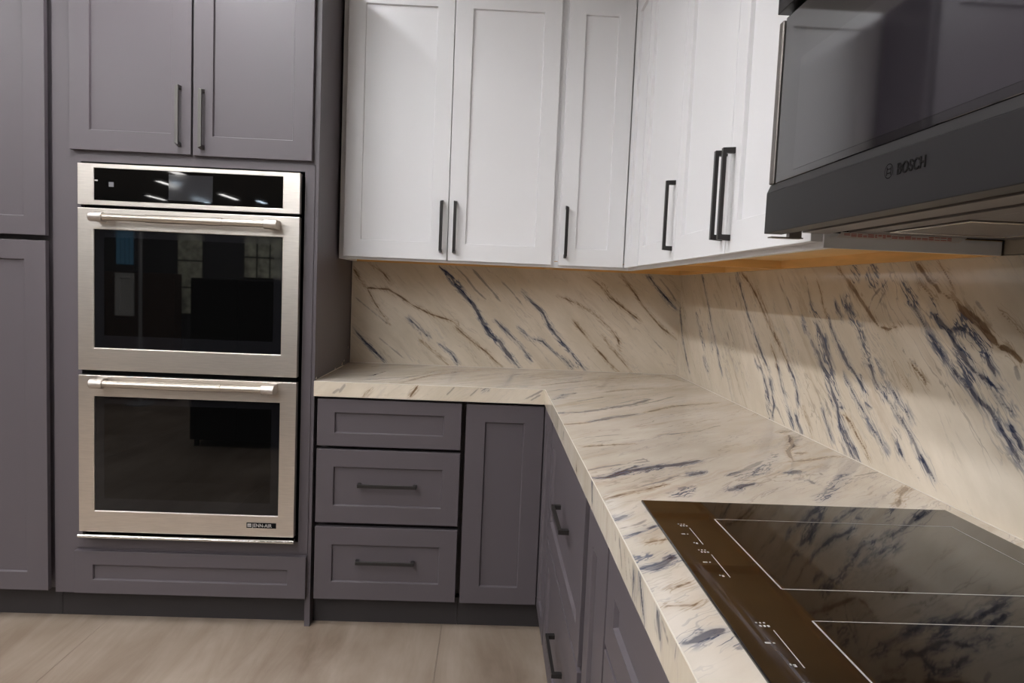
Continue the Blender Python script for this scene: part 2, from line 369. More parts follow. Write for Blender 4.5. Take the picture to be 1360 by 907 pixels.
# ------------------------------------------------------------------ materials
def mat(name, base, rough=0.5, metal=0.0, ior=1.5, emit=None, estr=0.0, coat=0.0, bump=0.0, bscale=60.0, var=0.0, vscale=4.0, stretch=(1,1,1)):
    m = bpy.data.materials.new(name); m.use_nodes = True
    N, L = m.node_tree.nodes, m.node_tree.links
    b = N['Principled BSDF']
    b.inputs['Base Color'].default_value = (*base, 1)
    b.inputs['Roughness'].default_value = rough
    b.inputs['Metallic'].default_value = metal
    b.inputs['IOR'].default_value = ior
    b.inputs['Coat Weight'].default_value = coat
    b.inputs['Coat Roughness'].default_value = 0.05
    if emit:
        b.inputs['Emission Color'].default_value = (*emit, 1); b.inputs['Emission Strength'].default_value = estr
    if var > 0 or bump > 0:
        tc = N.new('ShaderNodeNewGeometry')
        mp = N.new('ShaderNodeMapping'); mp.inputs['Scale'].default_value = stretch
        L.new(tc.outputs['Position'], mp.inputs['Vector'])
    if var > 0:
        n = N.new('ShaderNodeTexNoise'); n.inputs['Scale'].default_value = vscale; n.inputs['Detail'].default_value = 5
        L.new(mp.outputs[0], n.inputs['Vector'])
        r = N.new('ShaderNodeValToRGB')
        lo = tuple(c*(1-var) for c in base); hi = tuple(min(1, c*(1+var)) for c in base)
        r.color_ramp.elements[0].color = (*lo, 1); r.color_ramp.elements[1].color = (*hi, 1)
        r.color_ramp.elements[0].position = 0.3; r.color_ramp.elements[1].position = 0.7
        L.new(n.outputs['Fac'], r.inputs[0]); L.new(r.outputs[0], b.inputs['Base Color'])
    if bump > 0:
        n2 = N.new('ShaderNodeTexNoise'); n2.inputs['Scale'].default_value = bscale; n2.inputs['Detail'].default_value = 2
        L.new(mp.outputs[0], n2.inputs['Vector'])
        bp = N.new('ShaderNodeBump'); bp.inputs['Strength'].default_value = bump; bp.inputs['Distance'].default_value = 0.001
        L.new(n2.outputs['Fac'], bp.inputs['Height']); L.new(bp.outputs[0], b.inputs['Normal'])
    return m

M_GREY = mat('plum_grey_paint', (0.0865, 0.0735, 0.0815), 0.45, var=0.03, vscale=2.0)
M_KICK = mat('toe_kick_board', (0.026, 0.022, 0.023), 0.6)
M_WHITE = mat('white_paint', (0.74, 0.735, 0.74), 0.38)
M_MAPLE = mat('maple_underside', (0.76, 0.47, 0.18), 0.45, var=0.12, vscale=6.0, stretch=(1, 1, 8))
M_MAPLE2 = mat('maple_edge', (0.72, 0.47, 0.24), 0.5)
M_PULL = mat('charcoal_pull', (0.035, 0.032, 0.031), 0.38, metal=0.6)
M_PULLG = mat('gunmetal_pull', (0.10, 0.095, 0.088), 0.36, metal=0.7)
M_STEEL = mat('brushed_steel', (0.74, 0.69, 0.63), 0.33, metal=1.0, bump=0.20, bscale=7.0, var=0.07, vscale=20.0, stretch=(1.0, 6.0, 26.0))
M_BAR = mat('warm_nickel_bar', (0.50, 0.45, 0.39), 0.36, metal=1.0)
M_CAP = mat('knurled_nickel', (0.55, 0.51, 0.47), 0.38, metal=1.0, bump=0.6, bscale=900.0)
M_GLASS = mat('black_oven_glass', (0.002, 0.002, 0.002), 0.02, ior=1.47)
M_GLASSB = mat('printed_glass_border', (0.006, 0.006, 0.007), 0.04, ior=1.5)
M_LCD = mat('unlit_display', (0.022, 0.022, 0.024), 0.05, ior=1.5)
M_BLACK = mat('matt_black', (0.003, 0.003, 0.0035), 0.8, ior=1.2)
M_CHROME = mat('polished_trim', (0.75, 0.73, 0.70), 0.12, metal=1.0)
M_MWPANEL = mat('black_stainless', (0.033, 0.031, 0.032), 0.42, metal=0.75, bump=0.05, bscale=12.0, stretch=(1, 1, 30))
M_MWGLASS = mat('microwave_glass', (0.012, 0.011, 0.012), 0.045, ior=1.85, bump=0.03, bscale=3.5)
M_MWEDGE = mat('brushed_dark_edge', (0.20, 0.18, 0.165), 0.35, metal=0.9, bump=0.3, bscale=50.0, stretch=(3, 3, 0.3))
M_MWUNDER = mat('grey_underside', (0.17, 0.15, 0.14), 0.45, metal=0.3)
M_LABEL = mat('label_paper', (0.70, 0.66, 0.62), 0.6)
M_RED = mat('label_red_print', (0.50, 0.10, 0.07), 0.6)
M_COOK = mat('cooktop_glass', (0.008, 0.006, 0.005), 0.035, ior=1.62)
M_PRINT = mat('white_print', (0.40, 0.38, 0.36), 0.4)
M_LOGO = mat('dark_lettering', (0.014, 0.013, 0.013), 0.9, ior=1.05)
M_SILVER = mat('silver_lettering', (0.55, 0.54, 0.53), 0.35, metal=0.5)
M_SEAL = mat('silicone_sealant', (0.60, 0.55, 0.47), 0.45)
M_WALL = mat('taupe_wall_paint', (0.40, 0.36, 0.32), 0.7)
M_HALL = mat('hall_wall_paint', (0.42, 0.385, 0.35), 0.75)
M_CEIL = mat('ceiling_paint', (0.62, 0.60, 0.58), 0.8)
M_HOUS = mat('lamp_housing', (0.7, 0.7, 0.7), 0.5)
M_TUBEW = mat('warm_tube', (1, 1, 1), 0.5, emit=(0.98, 0.985, 1.01), estr=LAMP_WARM)
M_TUBEC = mat('cool_tube', (1, 1, 1), 0.5, emit=(0.70, 0.86, 1.0), estr=LAMP_COOL)
M_TUBEN = mat('neutral_tube', (1, 1, 1), 0.5, emit=(1.0, 0.98, 0.95), estr=LAMP_COOL)
M_FILLH = mat('rear_fill_tube', (1, 1, 1), 0.5, emit=(1.0, 0.97, 0.94), estr=REAR_FILL)
M_HALLD = mat('dark_display_paint', (0.05, 0.05, 0.055), 0.5)
M_HALLW = mat('display_white', (0.6, 0.6, 0.58), 0.5)

M_FILLL = mat('left_fill_tube', (1, 1, 1), 0.5, emit=(1.0, 0.97, 0.94), estr=LEFT_FILL)
def dots_material():
    m = mat('microwave_screen', (0.02, 0.02, 0.022), 0.05, ior=2.0)
    N, L = m.node_tree.nodes, m.node_tree.links; b = N['Principled BSDF']
    g = N.new('ShaderNodeNewGeometry')
    v = N.new('ShaderNodeTexVoronoi'); v.inputs['Scale'].default_value = 430.0; v.inputs['Randomness'].default_value = 0.0
    mp = N.new('ShaderNodeMapping'); mp.inputs['Rotation'].default_value = (math.radians(45), 0, 0)
    L.new(g.outputs['Position'], mp.inputs[0]); L.new(mp.outputs[0], v.inputs['Vector'])
    r = N.new('ShaderNodeValToRGB')
    r.color_ramp.elements[0].position = 0.30; r.color_ramp.elements[0].color = (0.27, 0.25, 0.28, 1)
    r.color_ramp.elements[1].position = 0.42; r.color_ramp.elements[1].color = (0.018, 0.016, 0.020, 1)
    L.new(v.outputs['Distance'], r.inputs[0]); L.new(r.outputs[0], b.inputs['Base Color'])
    return m
M_SCREEN = dots_material()

def smear_on(m):
    # a dried wipe mark along the front edge of the cooktop glass
    N, L = m.node_tree.nodes, m.node_tree.links; b = N['Principled BSDF']
    g = N.new('ShaderNodeNewGeometry'); sp_ = N.new('ShaderNodeSeparateXYZ'); L.new(g.outputs['Position'], sp_.inputs[0])
    def mt(op, a, bb=None, c=None):
        n = N.new('ShaderNodeMath'); n.operation = op
        for i, x in enumerate((a, bb, c)):
            if x is None: continue
            if isinstance(x, (int, float)): n.inputs[i].default_value = x
            else: L.new(x, n.inputs[i])
        return n.outputs[0]
    t = mt('SUBTRACT', -2.17, sp_.outputs[1])
    c = mt('MULTIPLY_ADD', t, 0.068, -0.567)
    d = mt('DIVIDE', mt('ABSOLUTE', mt('SUBTRACT', sp_.outputs[0], c)), mt('MULTIPLY_ADD', t, 0.03, 0.006))
    r = N.new('ShaderNodeMapRange'); r.interpolation_type = 'SMOOTHSTEP'; r.inputs['From Min'].default_value = 1.0; r.inputs['From Max'].default_value = 0.2
    L.new(d, r.inputs['Value'])
    q = N.new('ShaderNodeMapRange'); q.inputs['From Min'].default_value = 0.0; q.inputs['From Max'].default_value = 0.12; L.new(t, q.inputs['Value'])
    mp = N.new('ShaderNodeMapping'); mp.inputs['Scale'].default_value = (1, 0.07, 1); mp.inputs['Rotation'].default_value = (0, 0, -0.07); L.new(g.outputs['Position'], mp.inputs[0])
    n = N.new('ShaderNodeTexNoise'); n.inputs['Scale'].default_value = 170; n.inputs['Detail'].default_value = 3; L.new(mp.outputs[0], n.inputs['Vector'])
    q2 = N.new('ShaderNodeMapRange'); q2.inputs['From Min'].default_value = 0.38; q2.inputs['From Max'].default_value = 0.65; L.new(n.outputs['Fac'], q2.inputs['Value'])
    f = mt('MULTIPLY', mt('MULTIPLY', r.outputs[0], q.outputs[0]), q2.outputs[0])
    x = N.new('ShaderNodeMix'); x.data_type = 'RGBA'; L.new(f, x.inputs['Factor'])
    x.inputs[6].default_value = b.inputs['Base Color'].default_value; x.inputs[7].default_value = (0.060, 0.056, 0.062, 1)
    L.new(x.outputs[2], b.inputs['Base Color'])
    L.new(mt('MULTIPLY_ADD', f, 0.12, 0.035), b.inputs['Roughness'])
smear_on(M_COOK)

def filter_material():
    m = mat('filter_mesh', (0.3, 0.28, 0.27), 0.4, metal=0.6)
    N, L = m.node_tree.nodes, m.node_tree.links; b = N['Principled BSDF']
    g = N.new('ShaderNodeNewGeometry')
    v = N.new('ShaderNodeTexVoronoi'); v.inputs['Scale'].default_value = 260.0; v.inputs['Randomness'].default_value = 0.0
    L.new(g.outputs['Position'], v.inputs['Vector'])
    r = N.new('ShaderNodeValToRGB')
    r.color_ramp.elements[0].position = 0.25; r.color_ramp.elements[0].color = (0.03, 0.03, 0.03, 1)
    r.color_ramp.elements[1].position = 0.40; r.color_ramp.elements[1].color = (0.34, 0.31, 0.29, 1)
    L.new(v.outputs['Distance'], r.inputs[0]); L.new(r.outputs[0], b.inputs['Base Color'])
    return m
M_FILTER = filter_material()

def floor_material():
    m = mat('taupe_floor_tile', (0.30, 0.25, 0.21), 0.38)
    N, L = m.node_tree.nodes, m.node_tree.links; b = N['Principled BSDF']
    g = N.new('ShaderNodeNewGeometry'); oi = N.new('ShaderNodeObjectInfo')
    mp = N.new('ShaderNodeMapping'); mp.inputs['Scale'].default_value = (1.0, 0.16, 1); mp.inputs['Rotation'].default_value = (0, 0, 0.35)
    L.new(g.outputs['Position'], mp.inputs[0])
    n = N.new('ShaderNodeTexNoise'); n.inputs['Scale'].default_value = 9; n.inputs['Detail'].default_value = 8; n.inputs['Roughness'].default_value = 0.62
    n.inputs['Distortion'].default_value = 0.6
    L.new(mp.outputs[0], n.inputs['Vector'])
    n2 = N.new('ShaderNodeTexNoise'); n2.inputs['Scale'].default_value = 2.3; n2.inputs['Detail'].default_value = 4
    L.new(g.outputs['Position'], n2.inputs['Vector'])
    mx = N.new('ShaderNodeMath'); mx.operation = 'MULTIPLY_ADD'; mx.inputs[1].default_value = 0.6
    L.new(n.outputs['Fac'], mx.inputs[0])
    m2 = N.new('ShaderNodeMath'); m2.operation = 'MULTIPLY'; m2.inputs[1].default_value = 0.4
    L.new(n2.outputs['Fac'], m2.inputs[0]); L.new(m2.outputs[0], mx.inputs[2])
    r = N.new('ShaderNodeValToRGB')
    r.color_ramp.elements[0].position = 0.36; r.color_ramp.elements[0].color = (0.165, 0.120, 0.085, 1)
    r.color_ramp.elements[1].position = 0.64; r.color_ramp.elements[1].color = (0.315, 0.255, 0.205, 1)
    L.new(mx.outputs[0], r.inputs[0]); L.new(r.outputs[0], b.inputs['Base Color'])
    bp = N.new('ShaderNodeBump'); bp.inputs['Strength'].default_value = 0.15; bp.inputs['Distance'].default_value = 0.002
    L.new(n.outputs['Fac'], bp.inputs['Height']); L.new(bp.outputs[0], b.inputs['Normal'])
    return m
M_FLOOR = floor_material()
M_GROUT = mat('floor_grout', (0.26, 0.215, 0.175), 0.7)

def marble(name, along, across, rough=0.10, base=(0.66, 0.585, 0.475), busy=1.0, frayed=1.0):
    """Cream stone with veins. The vertex attribute 'vein' holds, in metres, how far a point lies outside the
    blue (x), brown (y) and grey (z) vein lines and outside the threaded patches (w); noise frays those outlines."""
    m = bpy.data.materials.new(name); m.use_nodes = True
    N, L = m.node_tree.nodes, m.node_tree.links; b = N['Principled BSDF']
    b.inputs['Roughness'].default_value = rough; b.inputs['IOR'].default_value = 1.5
    g = N.new('ShaderNodeNewGeometry')
    def dot(vec):
        d = N.new('ShaderNodeVectorMath'); d.operation = 'DOT_PRODUCT'; d.inputs[1].default_value = vec
        L.new(g.outputs['Position'], d.inputs[0]); return d.outputs['Value']
    def math_(op, a, bb=None, c=None, clamp=False):
        n = N.new('ShaderNodeMath'); n.operation = op; n.use_clamp = clamp
        for i, x in enumerate((a, bb, c)):
            if x is None: continue
            if isinstance(x, (int, float)): n.inputs[i].default_value = x
            else: L.new(x, n.inputs[i])
        return n.outputs[0]
    A, B = dot(along), dot(across)
    cb = N.new('ShaderNodeCombineXYZ'); L.new(A, cb.inputs[0]); L.new(B, cb.inputs[1])
    def noise(sc, detail, mapscale=(1, 1, 1), off=0.0, rgh=0.55, dist=0.0):
        mp = N.new('ShaderNodeMapping'); mp.inputs['Scale'].default_value = mapscale; mp.inputs['Location'].default_value = (off, off*1.7, off)
        L.new(cb.outputs[0], mp.inputs[0])
        n = N.new('ShaderNodeTexNoise'); n.inputs['Scale'].default_value = sc; n.inputs['Detail'].default_value = detail
        n.inputs['Roughness'].default_value = rgh; n.inputs['Distortion'].default_value = dist
        L.new(mp.outputs[0], n.inputs['Vector']); return n.outputs['Fac']
    def ramp(x, lo, hi, a=0.0, bb=1.0):
        r = N.new('ShaderNodeMapRange'); r.interpolation_type = 'SMOOTHSTEP'; r.clamp = True
        r.inputs['From Min'].default_value = lo; r.inputs['From Max'].default_value = hi
        r.inputs['To Min'].default_value = a; r.inputs['To Max'].default_value = bb
        L.new(x, r.inputs['Value']); return r.outputs[0]
    at = N.new('ShaderNodeAttribute'); at.attribute_name = 'vein'
    sp_ = N.new('ShaderNodeSeparateXYZ'); L.new(at.outputs['Vector'], sp_.inputs[0])
    db, dn, dg, dc = sp_.outputs[0], sp_.outputs[1], sp_.outputs[2], at.outputs['Alpha']
    # the ground of every pattern below is bent a little, so that no vein runs dead straight
    wn = N.new('ShaderNodeTexNoise'); wn.inputs['Scale'].default_value = 7; wn.inputs['Detail'].default_value = 4
    L.new(cb.outputs[0], wn.inputs['Vector'])
    wsub = N.new('ShaderNodeVectorMath'); wsub.operation = 'SUBTRACT'; wsub.inputs[1].default_value = (0.5, 0.5, 0.5); L.new(wn.outputs['Color'], wsub.inputs[0])
    wsc = N.new('ShaderNodeVectorMath'); wsc.operation = 'SCALE'; wsc.inputs['Scale'].default_value = 0.045; L.new(wsub.outputs[0], wsc.inputs[0])
    wadd = N.new('ShaderNodeVectorMath'); wadd.operation = 'ADD'; L.new(cb.outputs[0], wadd.inputs[0]); L.new(wsc.outputs[0], wadd.inputs[1])
    cb = wadd
    fray = noise(30, 4, (0.40, 1, 1), 3.0)                   # outline fraying
    frayf = noise(130, 2, (0.25, 1, 1), 8.0)
    j = math_('MULTIPLY_ADD', math_('SUBTRACT', fray, 0.5), 0.020*frayed, math_('MULTIPLY', math_('SUBTRACT', frayf, 0.5), 0.008*frayed))
    strength = ramp(noise(17, 3, (0.5, 1, 1), 21.0), 0.32, 0.54, 0.70, 1.0)
    def ridge(sc, st, off, wd, amp=1.0, detail=3):
        n = noise(sc, detail, (st, 1, 1), off, 0.55, 0.2)
        return ramp(math_('ABSOLUTE', math_('SUBTRACT', n, 0.5)), wd, wd*0.2, 0.0, amp)
    t_fine = ridge(60, 0.10, 5.0, 0.030)
    t_mid = ridge(26, 0.12, 15.0, 0.022)
    threads = math_('MAXIMUM', t_fine, t_mid)
    tb = math_('ADD', db, j)
    body = math_('MULTIPLY_ADD', t_fine, 0.22, 0.76)
    core_b = math_('MULTIPLY', math_('MULTIPLY', ramp(tb, 0.0008, -0.0028, 0, 1.0), strength), body)
    halo_b = math_('MULTIPLY', ramp(tb, 0.010, -0.002, 0, 0.30), strength)
    near_b = math_('MULTIPLY', math_('MULTIPLY', ramp(tb, 0.020, 0.002, 0, 0.60), threads), strength)
    tn = math_('ADD', dn, math_('MULTIPLY', j, 0.7))
    core_n = math_('MULTIPLY', ramp(tn, 0.0006, -0.0028, 0, 0.85), strength)
    halo_n = ramp(tn, 0.010, -0.001, 0, 0.20)
    near_n = math_('MULTIPLY', ramp(tn, 0.016, 0.002, 0, 0.5), threads)
    tg = math_('ADD', dg, math_('MULTIPLY', j, 0.8))
    core_g = math_('MULTIPLY', ramp(tg, 0.0010, -0.0026, 0, 0.62), strength)
    tc_ = math_('ADD', dc, math_('MULTIPLY', j, 1.6))
    patch = ramp(tc_, 0.008, -0.010, 0, 1.0)
    core_c = math_('MULTIPLY', math_('MULTIPLY', patch, threads), 0.85)
    wash_c = math_('MULTIPLY', patch, 0.12)
    # ground colour
    c1 = N.new('ShaderNodeValToRGB')
    c1.color_ramp.elements[0].position = 0.30; c1.color_ramp.elements[0].color = (base[0]*0.80, base[1]*0.78, base[2]*0.74, 1)
    c1.color_ramp.elements[1].position = 0.70; c1.color_ramp.elements[1].color = (base[0]*1.10, base[1]*1.11, base[2]*1.14, 1)
    L.new(noise(6.0, 6, (0.35, 1, 1), 1.0, 0.6), c1.inputs[0])
    col = c1.outputs[0]
    def mix(c_in, fac, c):
        x = N.new('ShaderNodeMix'); x.data_type = 'RGBA'
        L.new(fac, x.inputs['Factor']); L.new(c_in, x.inputs[6]); x.inputs[7].default_value = (*c, 1)
        return x.outputs[2]
    streak = math_('MULTIPLY', ramp(noise(30, 5, (0.09, 1, 1), 13.0, 0.6, 0.3), 0.50, 0.70, 0, 0.50), ramp(noise(5, 3, (0.35, 1, 1), 31.0), 0.42, 0.60, 0.15*busy, 1.0*busy))
    streak2 = math_('MULTIPLY', ridge(19, 0.10, 27.0, 0.014, 0.42, 4), ramp(noise(5, 3, (0.3, 1, 1), 44.0), 0.46, 0.60, 0, busy))
    streak3 = math_('MULTIPLY', ridge(42, 0.08, 37.0, 0.018, 0.36, 3), ramp(noise(7, 3, (0.3, 1, 1), 64.0), 0.46, 0.60, 0, busy))
    col = mix(col, streak, (0.40, 0.31, 0.22))
    col = mix(col, streak2, (0.20, 0.165, 0.14))
    col = mix(col, streak3, (0.17, 0.18, 0.22))
    col = mix(col, halo_n, (0.36, 0.22, 0.10))
    col = mix(col, halo_b, (0.17, 0.20, 0.27))
    col = mix(col, wash_c, (0.22, 0.24, 0.30))
    col = mix(col, near_n, (0.24, 0.16, 0.09))
    col = mix(col, near_b, (0.09, 0.11, 0.17))
    col = mix(col, core_g, (0.14, 0.13, 0.14))
    col = mix(col, core_c, (0.045, 0.060, 0.110))
    col = mix(col, core_n, (0.13, 0.070, 0.028))
    col = mix(col, core_b, (0.018, 0.026, 0.060))
    L.new(col, b.inputs['Base Color'])
    return m

def nrm(v):
    v = Vector(v); return tuple(v.normalized())
def perp(v, n):
    return tuple(Vector(n).cross(Vector(v)).normalized())
d_back = nrm((0.721, 0, -0.693)); d_right = nrm((0, -0.762, -0.648)); d_top = nrm((0.713, 0.701, 0)); d_eb = nrm((0.736, 0, 0.677)); d_er = nrm((0, 0.1, 0.95))
M_STB = marble('stone_back', d_back, perp(d_back, (0, 1, 0)), 0.09, busy=0.55, frayed=0.75)
M_STR = marble('stone_right', d_right, perp(d_right, (1, 0, 0)), 0.09)
M_STT = marble('stone_top', d_top, perp(d_top, (0, 0, 1)), 0.065, (0.615, 0.55, 0.468), busy=1.0)
M_STEB = marble('stone_edge_back', d_eb, perp(d_eb, (0, 1, 0)), 0.15, busy=0.3, frayed=0.6)
M_STER = marble('stone_edge_right', d_er, perp(d_er, (1, 0, 0)), 0.15, busy=0.5, frayed=0.6)

def seg_field(P, veins, kinds, wide=1.0):
    """signed distance (m) from points P (n,2) to the tapered polylines of those kinds"""
    best = np.full(len(P), 0.05)
    for k, wd, ax, pts in veins:
        if k not in kinds: continue
        q = np.array([(b_, a_) if ax == 1 else (a_, b_) for a_, b_ in pts])
        lo, hi = q.min(0)-0.06, q.max(0)+0.06
        idx = np.where((P[:, 0] > lo[0]) & (P[:, 0] < hi[0]) & (P[:, 1] > lo[1]) & (P[:, 1] < hi[1]))[0]
        if len(idx) == 0: continue
        S = P[idx]; ln = np.linalg.norm(np.diff(q, axis=0), axis=1); tot = max(ln.sum(), 1e-6); acc = 0.0
        dd = np.full(len(S), 9.0)
        for i in range(len(q)-1):
            a_, e = q[i], q[i+1]-q[i]; l2 = max(float(e@e), 1e-9)
            t = np.clip(((S-a_)@e)/l2, 0, 1)
            d = np.linalg.norm(S-(a_+t[:, None]*e), axis=1)
            s = (acc+t*ln[i])/tot; acc += ln[i]
            prof = np.clip(np.minimum(s, 1-s)*5.0+0.35, 0, 1)
            dd = np.minimum(dd, d-(wd*0.001*0.9+0.0008)*wide*prof)
        best[idx] = np.minimum(best[idx], dd)
    return best

def stone_grid(mb_list, origin, du, dv, nu, nv, veins, i, j, wide=1.0):
    """dense face in the plane origin + du, dv; i, j = the two world axes in which the veins are given"""
    us = np.linspace(0, 1, nu+1); vs = np.linspace(0, 1, nv+1)
    U, V = np.meshgrid(us, vs, indexing='ij')
    P = np.array(origin)[None, :] + U.reshape(-1, 1)*np.array(du)[None, :] + V.reshape(-1, 1)*np.array(dv)[None, :]
    Q = P[:, [i, j]]
    F = np.stack([seg_field(Q, veins, 'b', wide), seg_field(Q, veins, 'n', wide), seg_field(Q, veins, 'g', wide), seg_field(Q, veins, 'c', wide)], 1)
    a = np.arange(nu)[:, None]*(nv+1)+np.arange(nv)[None, :]
    quads = np.stack([a, a+nv+1, a+nv+2, a+1], -1).reshape(-1, 4)
    mb_list.append((P, F, quads))

def stone_object(name, grids, plain, mats, parent=None, plain_mats=None):
    """grids = list of (P, F, quads, material index); plain = MB of the hidden and side faces"""
    o = Vector((0, 0, 0)); p = parent
    while p is not None:
        o += p.location; p = p.parent
    vs, fs, ms, at = [], [], [], []
    base = 0
    for (P, F, Q), mi in grids:
        vs.append(P-np.array(o)[None, :]); fs.append(Q+base); ms.append(np.full(len(Q), mi)); at.append(F); base += len(P)
    if plain is not None and plain.v:
        P = np.array(plain.v)-np.array(o)[None, :]
        vs.append(P); at.append(np.full((len(P), 4), 0.05)); fs.append(np.array(plain.f)+base); ms.append(np.array(plain.m))
    V = np.concatenate(vs); Fq = np.concatenate(fs).astype(np.int32); A = np.concatenate(at).astype(np.float32); Mi = np.concatenate(ms).astype(np.int32)
    me = bpy.data.meshes.new(name)
    me.vertices.add(len(V)); me.vertices.foreach_set('co', V.astype(np.float32).ravel())
    me.loops.add(len(Fq)*4); me.loops.foreach_set('vertex_index', Fq.ravel())
    me.polygons.add(len(Fq)); me.polygons.foreach_set('loop_start', np.arange(0, len(Fq)*4, 4, dtype=np.int32))
    for m in mats: me.materials.append(m)
    me.polygons.foreach_set('material_index', Mi)
    me.update(calc_edges=True)
    att = me.attributes.new('vein', 'FLOAT_COLOR', 'POINT'); att.data.foreach_set('color', A.ravel())
    me.validate()
    ob = bpy.data.objects.new(name, me); COL.objects.link(ob)
    if parent is not None: ob.parent = parent
    return ob

def text_part(name, body, size, m, parent, T, u, v, w, bold=0.0, align='LEFT', squash=1.0):
    cu = bpy.data.curves.new(name, 'FONT'); cu.body = body; cu.size = size; cu.extrude = 0.0004; cu.offset = bold; cu.align_x = align
    tmp = bpy.data.objects.new(name+'_tmp', cu); COL.objects.link(tmp)
    dg_ = bpy.context.evaluated_depsgraph_get()
    me0 = bpy.data.meshes.new_from_object(tmp.evaluated_get(dg_))
    mb = MB()
    mb.add([T(u+q.co.x*squash, v+q.co.y, w+q.co.z) for q in me0.vertices], [tuple(p.vertices) for p in me0.polygons])
    bpy.data.objects.remove(tmp); bpy.data.curves.remove(cu); bpy.data.meshes.remove(me0)
    return mb.build(name, m, parent)

# ------------------------------------------------------------------ the room
HX0, HY0 = -9.2, -15.0
def struct(name, mb, m, bevel=0.0):
    return tag(mb.build(name, m, None, bevel), kind='structure')
fl = struct('floor', MB().box(HX0, 0.02, HY0, 0.02, -0.12, -0.0065), M_GROUT)
TW, TL, J = 1.22, 1.22, 0.0012
tile_me = None
x_j = -0.987                                   # the joint the photograph shows
cols = [x_j+TW*k for k in range(-7, 1)]
rows = [-0.02-TL*k for k in range(1, 13)]
for cx in cols:
    for ry in rows:
        x0, x1 = max(cx, HX0), min(cx+TW, 0.02)
        if x1-x0 < 0.05: continue
        full = abs(x1-x0-TW) < 1e-4
        if full and tile_me is not None:
            t = bpy.data.objects.new('floor_tile', tile_me); COL.objects.link(t); t.parent = fl; t.location = (x0, ry, 0)
        else:
            mb = MB().box(J/2, x1-x0-J/2, J/2, TL-J/2, -0.006, 0.0)
            t = mb.build('floor_tile', M_FLOOR); t.parent = fl; t.location = (x0, ry, 0)
            if full: tile_me = t.data
struct('wall_back', MB().box(HX0, 0.14, 0.02, 0.14, -0.1, CEIL+0.1), M_WALL)
struct('wall_right', MB().box(0.02, 0.14, HY0, 0.02, -0.1, CEIL+0.1), M_WALL)
struct('wall_left', MB().box(HX0-0.12, HX0, HY0, 0.14, -0.1, CEIL+0.1), M_HALL)
struct('wall_front', MB().box(HX0-0.12, 0.14, HY0-0.12, HY0, -0.1, CEIL+0.1), M_HALL)
struct('ceiling', MB().box(HX0-0.12, 0.14, HY0-0.12, 0.14, CEIL, CEIL+0.1), M_CEIL)

def ceiling_light(x, y, lx, ly, m, label, group):
    t = thing('ceiling_light', (x, y, CEIL), label, 'light', group)
    MB().ring((x-lx/2-0.02, x+lx/2+0.02, y-ly/2-0.02, y+ly/2+0.02), (x-lx/2, x+lx/2, y-ly/2, y+ly/2), -0.035, 0.0, lambda u, v, w_: (u, v, CEIL+w_), 0).build('housing', M_HOUS, t)
    MB().box(x-lx/2, x+lx/2, y-ly/2, y+ly/2, CEIL-0.030, CEIL-0.022).build('diffuser', m, t)
    return t
for y in (-1.35, -2.9, -4.45, -6.0):
    ceiling_light(-1.95, y, 0.16, 1.25, M_TUBEW, 'white ceiling tube over the kitchen aisle, nearer row', 'near row of ceiling tubes')
for y in (-1.35, -2.9, -4.45, -6.0):
    ceiling_light(-3.55, y, 0.16, 1.25, M_TUBEW, 'white ceiling tube left of the aisle, farther row', 'far row of ceiling tubes')
for x in (-1.95, -3.55):  # unseen rows, added to brighten the hall that the steel mirrors
    for y in (-8.6, -11.2, -13.8):
        ceiling_light(x, y, 0.16, 1.25, M_FILLH, 'added white fill tube on the ceiling behind the camera, brightening the showroom', 'added fill tubes behind the camera')
for x in (-5.6, -7.6):  # unseen rows, added as low-angle fill for the stone under the wall cabinets
    for y in (-1.6, -3.9, -6.2, -8.5):
        ceiling_light(x, y, 0.16, 1.25, M_FILLL, 'added white fill tube on the ceiling left of the kitchen, lighting under the wall cabinets', 'added fill tubes left of the kitchen')
for x, y, l, c in ((-6.37, -10.35, 0.75, 0), (-6.15, -10.16, 0.25, 1), (-7.63, -12.65, 0.8, 0), (-6.80, -12.78, 0.8, 1), (-5.91, -11.88, 0.9, 0), (-5.51, -12.53, 0.5, 1)):
    ceiling_light(x, y, 0.10, l, M_TUBEC if c else M_TUBEN, ('cool' if c else 'neutral')+' white ceiling tube far back in the showroom, mirrored in the oven display', ('cool' if c else 'neutral')+' tubes mirrored in the oven display')

# ------------------------------------------------------------------ cabinet fronts
def shaker(name, parent, T, u0, u1, v0, v1, st, rl, m, panel_mat=None, dep=0.0085, slope=0.0030):
    if m is M_WHITE: dep, slope = 0.0100, 0.0010
    fr = MB().ring((u0, u1, v0, v1), (u0+st, u1-st, v0+rl, v1-rl), -0.020, 0.0, T, 0, slope, -dep).build(name, m, parent, 0.0010)
    e = slope
    MB().box(u0+st+e, u1-st-e, v0+rl+e, v1-rl-e, -0.016, -dep, 0, T).build('panel', panel_mat or m, fr)
    return fr

